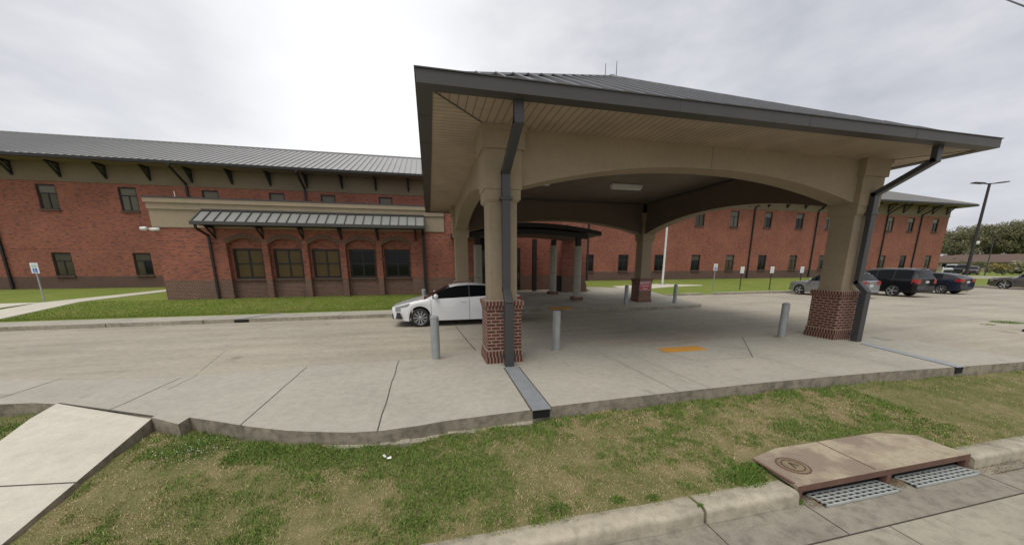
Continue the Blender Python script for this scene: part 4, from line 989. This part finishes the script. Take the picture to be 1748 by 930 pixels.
sedan=dict(L=4.64,W=1.78,r=.325,fo=.95,wb=2.70,floor=.20,belt=[(2.32,.66),(2.1,.72),(1.55,.86),(1.15,.93),(0,.97),(-1.3,1.02),(-1.9,1.04),(-2.32,.98)],
  roof=[(2.32,.68),(2.0,.78),(1.5,.90),(1.18,.955),(.35,1.36),(0,1.425),(-.4,1.445),(-.9,1.42),(-1.3,1.35),(-1.95,1.07),(-2.32,1.0)],
  cowl=1.22,wtop=.30,rtop=-1.22,rbot=-1.92,win=[(-.36,.92),(-1.32,-.42)],doors=[-1.38,-.38,.98],nr=.85,tr=.6,nosez=.72,platez=.72,tail=(.74,.98,.30),spokes=10,fog=True)
xover=dict(L=4.88,W=1.84,r=.36,fo=.95,wb=2.89,floor=.24,belt=[(2.44,.86),(2.2,.94),(1.5,1.02),(1.1,1.05),(0,1.08),(-1.5,1.14),(-2.44,1.12)],
  roof=[(2.44,.88),(2.0,1.0),(1.4,1.06),(1.15,1.08),(.35,1.58),(0,1.66),(-.6,1.69),(-1.5,1.66),(-2.0,1.6),(-2.34,1.18),(-2.44,1.13)],
  cowl=1.18,wtop=.32,rtop=-2.0,rbot=-2.35,win=[(-.28,.80),(-1.30,-.34),(-1.92,-1.36)],doors=[-1.34,-.31,.92],nr=.7,tr=.45,nosez=.84,platez=.78,tail=(.92,1.16,.34),spokes=5,lower_trim=False,rack=True)
bigsuv=dict(L=5.22,W=2.0,r=.40,fo=.95,wb=3.02,floor=.30,belt=[(2.61,1.02),(2.4,1.10),(1.5,1.18),(1.1,1.20),(0,1.22),(-2.61,1.24)],
  roof=[(2.61,1.04),(2.2,1.16),(1.4,1.21),(1.15,1.24),(.45,1.80),(.1,1.90),(-.8,1.94),(-1.8,1.93),(-2.3,1.88),(-2.56,1.30),(-2.61,1.25)],
  cowl=1.18,wtop=.42,rtop=-2.32,rbot=-2.57,win=[(-.22,.85),(-1.22,-.28),(-2.24,-1.28)],doors=[-1.25,-.25,.95],nr=.5,tr=.3,nosez=1.0,platez=.98,tail=(.94,1.24,.24),spokes=5,lower_trim=True,rack=True)
smallsuv=dict(L=4.45,W=1.80,r=.35,fo=.9,wb=2.62,floor=.24,belt=[(2.22,.84),(2.0,.92),(1.4,1.0),(1.0,1.03),(0,1.07),(-1.4,1.16),(-2.22,1.15)],
  roof=[(2.22,.86),(1.9,.96),(1.3,1.03),(1.08,1.06),(.3,1.52),(-.1,1.6),(-.7,1.61),(-1.3,1.55),(-1.75,1.44),(-2.12,1.2),(-2.22,1.16)],
  cowl=1.10,wtop=.28,rtop=-1.72,rbot=-2.14,win=[(-.32,.72),(-1.20,-.38)],doors=[-1.24,-.35,.84],nr=.7,tr=.6,nosez=.82,platez=.86,tail=(.94,1.16,.40),spokes=7)
car('parked_car','white four-door car under the canopy edge, half hidden by the front left column',(1.02,14.02,drive_z(14.0)),math.pi,M['paint_white'],sedan).scale=(1.055,1.05,1.10)
car('parked_car','silver crossover parked nose-in behind the front right column',(28.62,19.3,-.1),R(90),M['paint_silver'],xover)
car('parked_car','large black four-wheel-drive car parked between the silver and the navy cars',(33.35,19.2,-.1),R(90),M['paint_blackp'],bigsuv)
car('parked_car','navy blue compact crossover parked right of the big black car',(39.35,19.6,-.1),R(90),M['paint_navy'],smallsuv)
car('parked_car','grey-brown car seen side-on at the right edge of the lot',(52.4,19.2,-.1),R(106),M['paint_greyp'],xover)

# ------------------------------------------------------------------ signs
def post_sign(x,y,z,label,w,h,top,postmat,kind,rotz=0):
    e=empty('parking_sign',(x,y,z),label,'sign','parking signs' if kind!='hc' else None,rotz)
    m=MB(); m.box(-.025,-.0,-.1,.025,.045,top-.05); m.build('post',postmat,e)
    m=MB(); m.box(-w/2,-.012,top-h,w/2,-.002,top); o=m.build('panel',M['sign_white'],e)
    t=MB(); y_=-.015
    if kind=='hc':
        t.box(-w*.30,y_,top-h*.93,w*.30,y_+.004,top-h*.52,0); t.build('blue_square',M['sign_blue'],o)
        g_=MB(); c=(0,top-h*.74)
        g_.lathe([(.035,0),(.035,.003),(.047,.003),(.047,0)],16,0,'y',(c[0]-.005,y_-.004,c[1]-.03)); g_.box(-.02,y_-.004,c[1]-.01,-.005,y_-.001,c[1]+.06); g_.box(-.02,y_-.004,c[1]-.015,.04,y_-.001,c[1]-.002); g_.lathe([(.001,0),(.016,0)],10,0,'y',(-.012,y_-.003,c[1]+.08)); g_.bar((.035,y_-.002,c[1]-.01),(.06,y_-.002,c[1]-.06),.012,.003); g_.build('wheelchair_symbol',M['sign_white'],o)
        g_=MB(); 
        for k in range(3): g_.box(-w*.36,y_,top-h*.14-k*h*.12-.022,w*.36,y_+.003,top-h*.14-k*h*.12)
        g_.build('green_lettering',M['sign_green'],o)
    else:
        for k in range(4): t.box(-w*(.32-.05*(k%2)),y_,top-h*(.2+.2*k)-.035,w*(.32-.06*((k+1)%2)),y_+.003,top-h*(.2+.2*k))
        t.build('faded_lettering',plain('faded_sign_print',(.45,.47,.46),.5,var=.1) if 'fsp' not in M else M['fsp'],o)
    return e
post_sign(-18.9,22.1,.42,'white wheelchair parking sign on the lawn beside the garden path',.30,.50,1.98,M['galv'],'hc')
post_sign(23.05,24.2,.10,'white wheelchair parking sign on a grey post beside the lot kerb',.36,.55,2.15,M['galv'],'hc')
post_sign(25.15,23.6,.08,'white sign on a black post, nearest the flagpole of the black-posted signs',.37,.53,1.93,M['sign_post_black'],'x')
post_sign(27.75,23.2,.06,'white sign on a black post, middle one of three before the right facade',.38,.53,1.95,M['sign_post_black'],'x')
post_sign(30.8,23.1,.05,'white sign on a black post rising just above the bonnet of the silver car',.38,.53,1.95,M['sign_post_black'],'x')
# splash pipe on the right facade's foot and flagpole
fp=empty('flagpole',(21.2,28.3,lawn_z(21.2,28.3)),'white flagpole on its small concrete base in front of the right facade','flagpole')
m=MB(); m.tube([(0,0,0),(0,0,5),(0,0,10.5)],[.10,.085,.05],14); m.build('pole',M['white_metal'],fp)
m=MB(); m.lathe([(.001,10.62),(.06,10.58),(.07,10.52),(.03,10.48)],12); m.build('finial',M['chrome'],fp)
m=MB(); m.lathe([(.3,-.02),(.3,.05),(.14,.10),(.11,.22)],18); m.build('base_flange',M['galv'],fp)
lp=empty('street_lamp',(44.3,19.9,.05),'tall black twin-headed lamp post behind the navy car','lamp post')
lp.location=(42.3,18.9,-.12)
m=MB(); m.tube([(0,0,.6),(0,0,8.35)],[.11,.075],12); m.build('pole',M['sign_post_black'],lp)
m=MB(); m.lathe([(.001,.75),(.3,.75),(.3,0)],18); m.build('base',M['conc_curb'],lp)
for s in (1,-1):
    m=MB(); a=R(-20); ux,uy=math.cos(a)*s,math.sin(a)*s
    m.bar((0,0,8.3),(ux*.5,uy*.5,8.36),.07,.07); m.bar((ux*.45,uy*.45,8.36),(ux*1.15,uy*1.15,8.42),.34,.07); m.build('lamp_head',M['sign_post_black'],lp)

# ------------------------------------------------------------------ far vegetation, houses, cars
def leaf_cloud(n,blobs,size,mats,seed):
    rg=np.random.default_rng(seed); V=[];F=[];Mi=[]
    cnt=0
    wts=np.array([b[3]**2 for b in blobs]); wts=wts/wts.sum()
    ch=rg.choice(len(blobs),n,p=wts)
    for c in ch:
        bx_,by_,bz_,br,mi=blobs[c]; d_=rg.normal(size=3); d_/=np.linalg.norm(d_); rr=br*(rg.random()**.45)*(1+.16*rg.normal())
        p=np.array([bx_,by_,bz_])+d_*rr*np.array([1,1,.75]); u=rg.normal(size=3); u/=np.linalg.norm(u); w=np.cross(u,rg.normal(size=3)); w/=np.linalg.norm(w); s=size*(.6+.8*rg.random())
        V+=[p-u*s,p-w*s*.6,p+u*s,p+w*s*.6]; F.append((cnt,cnt+1,cnt+2,cnt+3)); cnt+=4; Mi.append(mi if rg.random()<.8 else int(rg.integers(0,3)))
    m=MB(); m.v=[tuple(v) for v in V]; m.f=F; m.m=Mi; m.sm=[False]*len(F); return m
def tree_proto(seed,h,w,n=7500,size=.20):
    rg=random.Random(seed); e=empty('oak_tree',(0,0,0),'broad olive-green oak in the row of trees behind the far houses','tree','oaks behind the far houses')
    t=MB(); t.tube([(0,0,-.3),(.1,.05,h*.2),(.05,.1,h*.36)],[.55,.42,.34],8)
    blobs=[]
    for k in range(9):
        a=2*math.pi*k/9+rg.uniform(-.3,.3); q=rg.uniform(.45,.95); tip=(math.cos(a)*w*q,math.sin(a)*w*q,h*rg.uniform(.45,.8)); t.tube([(.05,.1,h*.32),(tip[0]*.5,tip[1]*.5,h*.45),tip],[.22,.13,.05],6)
        blobs.append((tip[0],tip[1],tip[2],w*rg.uniform(.26,.42),rg.choice([0,0,1,1,2])))
    for k in range(12):
        a=rg.uniform(0,6.28); q=rg.uniform(0,.8)*w; blobs.append((math.cos(a)*q,math.sin(a)*q,h*rg.uniform(.6,.93),w*rg.uniform(.22,.36),rg.choice([0,1,1,2])))
    t.build('trunk',M['bark'],e); leaf_cloud(n,blobs,size,None,seed).build('crown',[M['leaf_dark'],M['leaf_mid'],M['leaf_grey']],e); return e
protos=[tree_proto(11,13,6.5),tree_proto(12,11.5,6.0),tree_proto(13,14.5,6.2),tree_proto(14,10,6.8)]
used=set()
def at_px(px,fd):      # ground point seen in the far right part of the picture, by bearing and distance
    th=math.atan((px-874)/583.7)+R(13.28); rr=fd/math.cos(math.atan((px-874)/583.7)); return (math.sin(th)*rr,math.cos(th)*rr)
k=0
for px,fd,sc,pi_ in ((1598,120,.95,3),(1618,112,1.0,1),(1642,118,1.05,0),(1664,110,1.05,2),(1684,120,1.1,3),(1704,108,1.1,0),(1724,116,1.15,2),(1746,106,1.15,1),(1768,112,1.15,0),(1630,135,1.1,2),(1675,138,1.2,0),(1715,140,1.25,1),(1755,136,1.2,3),(1580,134,1.0,2),(1790,120,1.1,2)):
    x,y=at_px(px,fd); src=protos[pi_]
    o=src if pi_ not in used else copy_tree(src); used.add(pi_); o.location=(x,y,.3); o.scale=(sc,sc,sc*random.uniform(.93,1.08)); o.rotation_euler=(0,0,random.uniform(0,6.28))
def shrub(px,fd,w,h,mats,label,name='shrub',n=900,size=.16,z=.2):
    x,y=at_px(px,fd); e=empty(name,(x,y,z),label,'shrub'); rg=random.Random(px); blobs=[(rg.uniform(-w,w),rg.uniform(-w*.5,w*.5),h*rg.uniform(.4,.75),h*rg.uniform(.3,.5),rg.choice([0,1])) for _ in range(9)]
    leaf_cloud(n,blobs,size,None,px).build('foliage',mats,e)
    m=MB()
    for q in range(4): m.tube([(rg.uniform(-.2,.2),0,-.1),(rg.uniform(-w,w)*.6,rg.uniform(-.4,.4),h*.6)],[.06,.03],5)
    m.build('stem',M['bark'],e); return e
gm=[M['leaf_gold'],M['leaf_mid'],M['leaf_gold']]; dm=[M['leaf_dark'],M['leaf_mid'],M['leaf_dark']]
shrub(1690,70,2.6,2.0,gm,'golden-leaved shrub left of two in front of the brown-roofed house'); shrub(1716,69,3.2,2.2,gm,'golden-leaved shrub right of two in front of the brown-roofed house')
shrub(1700,62,3.0,1.0,dm,'low dark shrub in front of the golden shrubs'); shrub(1655,82,3.0,2.6,dm,'dark shrub standing beside the brown house at the end of the street'); shrub(1742,60,1.6,2.6,[M['leaf_grey'],M['leaf_grey'],M['leaf_mid']],'pale grey-green bush at the right edge beyond the grey car'); shrub(1618,92,4,4.5,dm,'tall dark shrub against the right end of the brick building')
def house(px,fd,w,dep,h,label,rot):
    x,y=at_px(px,fd); e=empty('house',(x,y,.15),label,'house',None,rot)
    m=MB(); m.box(-w/2,-dep/2,0,w/2,dep/2,h); m.build('wall',M['house_wall'],e)
    m=MB(); a,b=w/2+.6,dep/2+.6; m.add([(-a,-b,h),(a,-b,h),(a,b,h),(-a,b,h),(-a+b,0,h+b*.38),(a-b,0,h+b*.38),(-a,-b,h-.2),(a,-b,h-.2),(a,b,h-.2),(-a,b,h-.2)],[(0,1,5,4),(1,2,5),(2,3,4,5),(3,0,4),(0,6,7,1),(1,7,8,2),(2,8,9,3),(3,9,6,0),(9,8,7,6)]); m.build('roof',M['roof_brown'],e)
    for q in (-.36,-.12,.14,.36):
        m=MB(); m.box(q*w-.5,-dep/2-.06,.9,q*w+.5,-dep/2-.003,2.1); o=m.build('window',M['white_metal'],e); m=MB(); m.box(q*w-.42,-dep/2-.08,.98,q*w+.42,-dep/2-.061,2.02); m.build('pane',PANES[1],o)
    m=MB(); m.box(-.45,-dep/2-.05,.05,.45,-dep/2-.003,2.05); m.build('door',M['rust'],e)
house(1672,88,20,9,2.35,'low tan house with a long brown roof beyond the lawn',R(-62)); house(1620,104,15,9,2.5,'low tan house with a brown roof showing just past the building corner',R(-62))
fc=[(1612,70,'paint_white','white van-like car parked farthest left beside the brick building end',bigsuv),(1630,66,'paint_blackp','dark car parked between the white car and the maroon car by the far street',bigsuv),(1646,64,'paint_maroon','maroon car parked by the far street behind the lamp post',smallsuv)]
for px,fd,pt,lb,sp in fc:
    x,y=at_px(px,fd); car('parked_car',lb,(x,y,.12),R(200),M[pt],sp)
up=empty('utility_pole',(*at_px(1640,86),.2),'leaning wooden utility pole with a white transformer in front of the oaks','utility pole')
m=MB(); m.tube([(0,0,-.3),(0,0,9.5)],[.17,.12],10); m.build('pole',M['wood_pole'],up)
m=MB(); m.lathe([(.001,7.9),(.26,7.85),(.28,7.1),(.001,7.05)],14,0,'z',(.0,-.45,-.6)); m.build('transformer',M['white_metal'],up)
m=MB(); m.bar((-1.1,0,8.9),(1.1,0,8.9),.1,.12); m.build('crossarm',M['wood_pole'],up)
tp=empty('street_lamp',(*at_px(1670,60),.15),'thin grey-green lamp post on the far lawn before the trees','lamp post')
m=MB(); m.tube([(0,0,-.1),(0,0,6.2)],[.09,.06],8); m.build('pole',M['downspout'],tp); m=MB(); m.bar((0,0,6.2),(-.9,.2,6.35),.14,.07); m.build('lamp_head',M['downspout'],tp)
# orange barrel at the right edge of the lot with a patch of weeds behind
cb=empty('traffic_barrel',(19.12,6.60,0.0),'orange and white striped plastic traffic barrel at the right edge of the drive','traffic barrel')
m=MB()
for i,(a,b) in enumerate(((.0,.22),(.22,.37),(.37,.55),(.55,.70),(.70,.95))): m.lathe([(.28-.09*a,a),(.28-.09*b,b)],20,i%2,'z')
m.lathe([(.001,.97),(.17,.96),(.195,.95)],20,0); m.build('drum',[M['orange'],M['paper']],cb)
m=MB(); m.lathe([(.36,0),(.36,.06),(.27,.08)],20); m.build('rubber_base',M['tyre'],cb)

# overhead wire at the top right corner
ow=MB(); dirA=Vector((1.684,.811,.754)); dirB=Vector((1.730,.796,.7355)); P0=Vector((0,0,2.2))
A=P0+dirA*7; B=P0+dirB*6.2; dd=(B-A)
pts=[A-dd*14+Vector((0,0,0)),A,B,B+dd*12]; ow.tube(pts,.012,6); tag(ow.build('overhead_wire',M['trim']),'black overhead wire crossing the sky at the top right corner','wire')

# ------------------------------------------------------------------ grass blades and small things on the verge
def blades(name,pts,hts,wid,mat,lean=.6,kind='stuff',tri=True):
    n=len(pts); a=rng.random(n)*2*math.pi; la=rng.random(n)*2*math.pi; ln=(rng.random(n)*lean)*hts
    P=np.asarray(pts); side=np.stack([np.cos(a)*wid,np.sin(a)*wid,np.zeros(n)],1)
    mid=P+np.stack([np.cos(la)*ln*.35,np.sin(la)*ln*.35,hts*.62],1); tip=P+np.stack([np.cos(la)*ln,np.sin(la)*ln,hts*np.sqrt(np.clip(1-(ln/np.maximum(hts,1e-6))**2*.4,.1,1))],1)
    V=np.concatenate([P-side,P+side,mid-side*.7,mid+side*.7,tip],1).reshape(-1,3)
    me=bpy.data.meshes.new(name); nv=5*n; me.vertices.add(nv); me.vertices.foreach_set('co',V.astype(np.float32).ravel())
    base=np.arange(n)[:,None]*5; loops=np.concatenate([base+np.array([[0,1,3,2]]),base+np.array([[2,3,4]])],1).ravel()
    me.loops.add(7*n); me.loops.foreach_set('vertex_index',loops.astype(np.int32))
    me.polygons.add(2*n); st_=np.stack([np.arange(n)*7,np.arange(n)*7+4],1).ravel(); me.polygons.foreach_set('loop_start',st_.astype(np.int32))
    me.update(calc_edges=True); at=me.attributes.new('blade_rand','FLOAT','POINT'); at.data.foreach_set('value',np.repeat(rng.random(n),5).astype(np.float32))
    me.materials.append(mat); o=bpy.data.objects.new(name,me); COL.objects.link(o); o['kind']=kind; return o
def dens(x,y):  # uneven growth
    return .5+.25*np.sin(1.7*x+2.1*y)+.2*np.sin(4.1*x-3.3*y+1)+.15*np.sin(9*x+7*y)
P=[];H_=[]
N=560000
X=np.where(rng.random(N)<.72,rng.uniform(-4.2,8,N),rng.uniform(-9,22,N)); Y=rng.uniform(2.80,7.0,N)
ey=np.interp(X,EX,EY)
ok=(Y<ey-.01)&~((X>3.9)&(X<6.98)&(Y<3.42))
swl=-6.04+(6.83-Y)*.325; swr=-4.15+(5.86-Y)*.12
ok&=~((X>swl-.02)&(X<swr+.05)&(Y<6.9))
X,Y=X[ok],Y[ok]; D_=dens(X,Y); keep=rng.random(len(X))<np.clip(.45+D_*.7,.25,1); X,Y,D_=X[keep],Y[keep],D_[keep]
nearslab=np.clip(1-(np.interp(X,EX,EY)-Y)/.55,0,1)
def vnoise2(x,y,cell,seed):
    r_=np.random.default_rng(seed); T=r_.random((256,256)); u=x/cell+1000; w=y/cell+1000; i=np.floor(u).astype(int); j=np.floor(w).astype(int); fu=u-i; fv=w-j; fu=fu*fu*(3-2*fu); fv=fv*fv*(3-2*fv)
    g=lambda a,b: T[a%256,b%256]
    return (g(i,j)*(1-fu)+g(i+1,j)*fu)*(1-fv)+(g(i,j+1)*(1-fu)+g(i+1,j+1)*fu)*fv
green=.34*vnoise2(X,Y,1.1,1)+.34*vnoise2(X,Y,.36,2)+.32*vnoise2(X,Y,.11,3)
green=np.clip((green-.5)*3.4+.54+.40*nearslab+.10*np.clip((X-4)/4,0,1)+.12*np.clip((-X-1)/2.5,0,1)+rng.normal(size=len(X))*.10,0,1)
keep=rng.random(len(X))<.72+.3*green; X,Y,D_,green,nearslab=X[keep],Y[keep],D_[keep],green[keep],nearslab[keep]
Z=np.array([verge_z(x,y) for x,y in zip(X,Y)])-.004
hts=(.008+.030*rng.random(len(X))**1.8)*(.5+1.25*green)+.022*nearslab*rng.random(len(X))
gpts=np.stack([X,Y,Z],1)
go=blades('grass',gpts,hts,.0040,M['blade'],1.15)
green=np.where(rng.random(len(green))<.26,np.clip(green-.42,0,1),green)
at=go.data.attributes.new('green','FLOAT','POINT'); at.data.foreach_set('value',np.repeat(green,5).astype(np.float32))
# sparse blades at the near edge of the far lawn
N=60000; X=rng.uniform(-19,0,N); Y=17.9+rng.random(N)**1.6*4.0
ok=~((X<-17.1)&(X>-19.1))&(X<-.5); X,Y=X[ok],Y[ok]; Z=np.array([lawn_z(x,y) for x,y in zip(X,Y)])
blades('lawn_grass',np.stack([X,Y,Z],1),.03+.03*rng.random(len(X)),.006,M['lawn_blade'],.9)
# weed clumps
def clump(x,y,r,n,h,name='weeds',mat='weed',z=None):
    a=rng.random(n)*6.28; q=r*np.sqrt(rng.random(n)); X=x+np.cos(a)*q; Y=y+np.sin(a)*q*.7; Z=np.array([verge_z(u,v) for u,v in zip(X,Y)]) if z is None else np.full(n,z)
    return np.stack([X,Y,Z],1),h*(.4+.6*rng.random(n))*(1.15-q/r*.6)
cl=[clump(3.62,2.97,.26,900,.085),clump(3.85,3.10,.2,500,.07),(clump(3.3,3.0,.2,260,.06)),clump(1.2,2.98,.14,260,.06),clump(1.9,2.98,.1,140,.05),clump(2.3,2.93,.08,120,.05),clump(.55,3.05,.2,260,.05),clump(-.3,3.1,.16,160,.05),clump(5.2,3.75,.3,500,.06),clump(7.5,3.4,.35,500,.05),clump(2.7,2.68,.035,60,.05,z=-.345),clump(4.02,2.62,.05,90,.05,z=-.49),clump(-3.2,5.0,.4,700,.06),clump(-2.4,4.75,.35,600,.06),clump(-1.4,4.45,.35,500,.05),clump(1.8,4.6,.1,120,.07),clump(.9,4.5,.3,300,.05),clump(3.0,4.6,.4,400,.05),clump(-6.4,6.3,.5,800,.07),clump(21.2,8.15,.55,900,.05,z=0.004),clump(19.8,8.0,.25,200,.03,z=0.004)]
pp=np.concatenate([c[0] for c in cl]); hh=np.concatenate([c[1] for c in cl])
blades('weeds',pp,hh,.005,M['weed'],1.1)
# straw and silt in the inlet and along the gutter
cl=[clump(4.22,2.60,.16,420,.022,z=-.492),clump(5.55,2.62,.14,320,.03,z=-.490),clump(4.6,2.72,.3,260,.03,z=-.487),clump(6.0,2.70,.25,160,.03,z=-.487),clump(7.4,2.60,.5,900,.03,z=-.492),clump(8.6,2.6,.7,700,.03,z=-.492),clump(3.2,2.585,.5,140,.012,z=-.5),clump(6.97,2.72,.1,160,.04,z=-.36)]
pp=np.concatenate([c[0] for c in cl]); hh=np.concatenate([c[1] for c in cl]); pp[:,1]=np.clip(pp[:,1],2.45,2.79)
blades('straw_debris',pp,hh,.0035,M['straw'],1.4)
# clover flowers
fl=MB()
for i in range(85):
    x=random.gauss(-3.2,.38); y=random.gauss(5.0,.22)
    if x<-4.0+.05 or y>edge_y(x)-.05 or y<4.3: continue
    z=verge_z(x,y)+random.uniform(.02,.05); s=random.uniform(.005,.009)
    fl.add([(x-s,y,z),(x,y-s,z),(x+s,y,z),(x,y+s,z),(x,y,z+s),(x,y,z-s)],[(0,1,4),(1,2,4),(2,3,4),(3,0,4),(1,0,5),(2,1,5),(3,2,5),(0,3,5)])
for i in range(40):
    x=random.uniform(-3,9); y=random.uniform(2.9,4.6); z=verge_z(x,y)+.03; s=.006
    if 3.9<x<7 and y<3.45: continue
    fl.add([(x-s,y,z),(x,y-s,z),(x+s,y,z),(x,y+s,z),(x,y,z+s)],[(0,1,4),(1,2,4),(2,3,4),(3,0,4)])
struct(fl.build('clover_flowers',M['clover']),'stuff')
lt=MB(); zz=verge_z(-.65,4.28)+.03
lt.add([(-.72,4.34,zz),(-.69,4.33,zz+.015),(-.66,4.27,zz+.005),(-.69,4.28,zz-.005)],[(0,1,2,3)]); lt.add([(-.66,4.26,zz),(-.60,4.255,zz+.02),(-.595,4.22,zz+.005),(-.64,4.22,zz)],[(0,1,2,3)])
tag(lt.build('litter',M['paper']),'small scrap of white litter lying on the grass below the slab edge','litter')

# ------------------------------------------------------------------ camera, light, sky
cam=bpy.data.cameras.new('camera'); co=bpy.data.objects.new('camera',cam); COL.objects.link(co); SC.camera=co
f,py,pitch,roll,yaw=583.6725,572.6269,.2028,-.0038,.2318
fw0=Vector((math.sin(yaw),math.cos(yaw),0)); rt0=Vector((math.cos(yaw),-math.sin(yaw),0)); u0=Vector((0,0,1))
fw=fw0*math.cos(pitch)-u0*math.sin(pitch); u1=u0*math.cos(pitch)+fw0*math.sin(pitch)
rt=rt0*math.cos(roll)+u1*math.sin(roll); u2=u1*math.cos(roll)-rt0*math.sin(roll)
co.matrix_world=Matrix(((rt.x,u2.x,-fw.x,0),(rt.y,u2.y,-fw.y,0),(rt.z,u2.z,-fw.z,2.2),(0,0,0,1)))
cam.sensor_width=36; cam.lens=36*f/1748; cam.shift_y=(py-465)/1748; cam.clip_end=6000; cam.clip_start=.05
sd=Vector((-.26,-.30,.90)).normalized()       # towards a soft sun behind the camera, set there to light the facades
sun=bpy.data.lights.new('sun','SUN'); sun.energy=1.5; sun.angle=R(40); sun.color=(1,.95,.86)
so_=bpy.data.objects.new('sun',sun); COL.objects.link(so_); so_.rotation_euler=sd.to_track_quat('Z','Y').to_euler()
W=bpy.data.worlds.new('World'); SC.world=W; W.use_nodes=True; nt=W.node_tree; nt.nodes.clear()
out=nt.nodes.new('ShaderNodeOutputWorld'); sky=nt.nodes.new('ShaderNodeTexSky'); sky.sky_type='NISHITA'; sky.sun_disc=False
sky.sun_elevation=math.asin(sd.z); sky.sun_rotation=math.atan2(sd.x,sd.y)
bg1=nt.nodes.new('ShaderNodeBackground'); bg1.inputs[1].default_value=.10; nt.links.new(sky.outputs[0],bg1.inputs[0])
tc=nt.nodes.new('ShaderNodeTexCoord'); 
mp=nt.nodes.new('ShaderNodeMapping'); mp.inputs['Scale'].default_value=(1,1,2.4); nt.links.new(tc.outputs['Generated'],mp.inputs[0])
n1=noise(nt,mp.outputs[0],2.0,7,.58); n2=noise(nt,mp.outputs[0],.9,3,.5)
cl=ramp(nt,n1,[(.36,(.48,.495,.53)),(.48,(.575,.585,.615)),(.56,(.65,.655,.675)),(.66,(.74,.745,.76))])
cl2=ramp(nt,n2,[(.36,(.88,.88,.90)),(.6,(1.04,1.04,1.03))]); cl=mixc(nt,1.0,cl,cl2,'MULTIPLY')
# brighter cloud round the veiled sun
dp=nt.nodes.new('ShaderNodeVectorMath'); dp.operation='DOT_PRODUCT'; nt.links.new(tc.outputs['Generated'],dp.inputs[0]); bd=Vector((-.12,.93,.42)).normalized(); dp.inputs[1].default_value=bd
gl=ramp(nt,dp.outputs['Value'],[(.86,(0,0,0)),(.955,(.28,)*3),(1.0,(.8,)*3)])
cl=mixc(nt,gl,cl,(1.03,1.03,1.03))
bg2=nt.nodes.new('ShaderNodeBackground'); bg2.inputs[1].default_value=1.0; nt.links.new(cl,bg2.inputs[0])
mx=nt.nodes.new('ShaderNodeMixShader'); mx.inputs[0].default_value=.93; nt.links.new(bg1.outputs[0],mx.inputs[1]); nt.links.new(bg2.outputs[0],mx.inputs[2]); nt.links.new(mx.outputs[0],out.inputs[0])
SC.view_settings.view_transform='Standard'; SC.view_settings.look='None'; SC.view_settings.exposure=.30; SC.view_settings.gamma=1
SC.cycles.max_bounces=6; SC.cycles.diffuse_bounces=3; SC.cycles.use_denoising=True
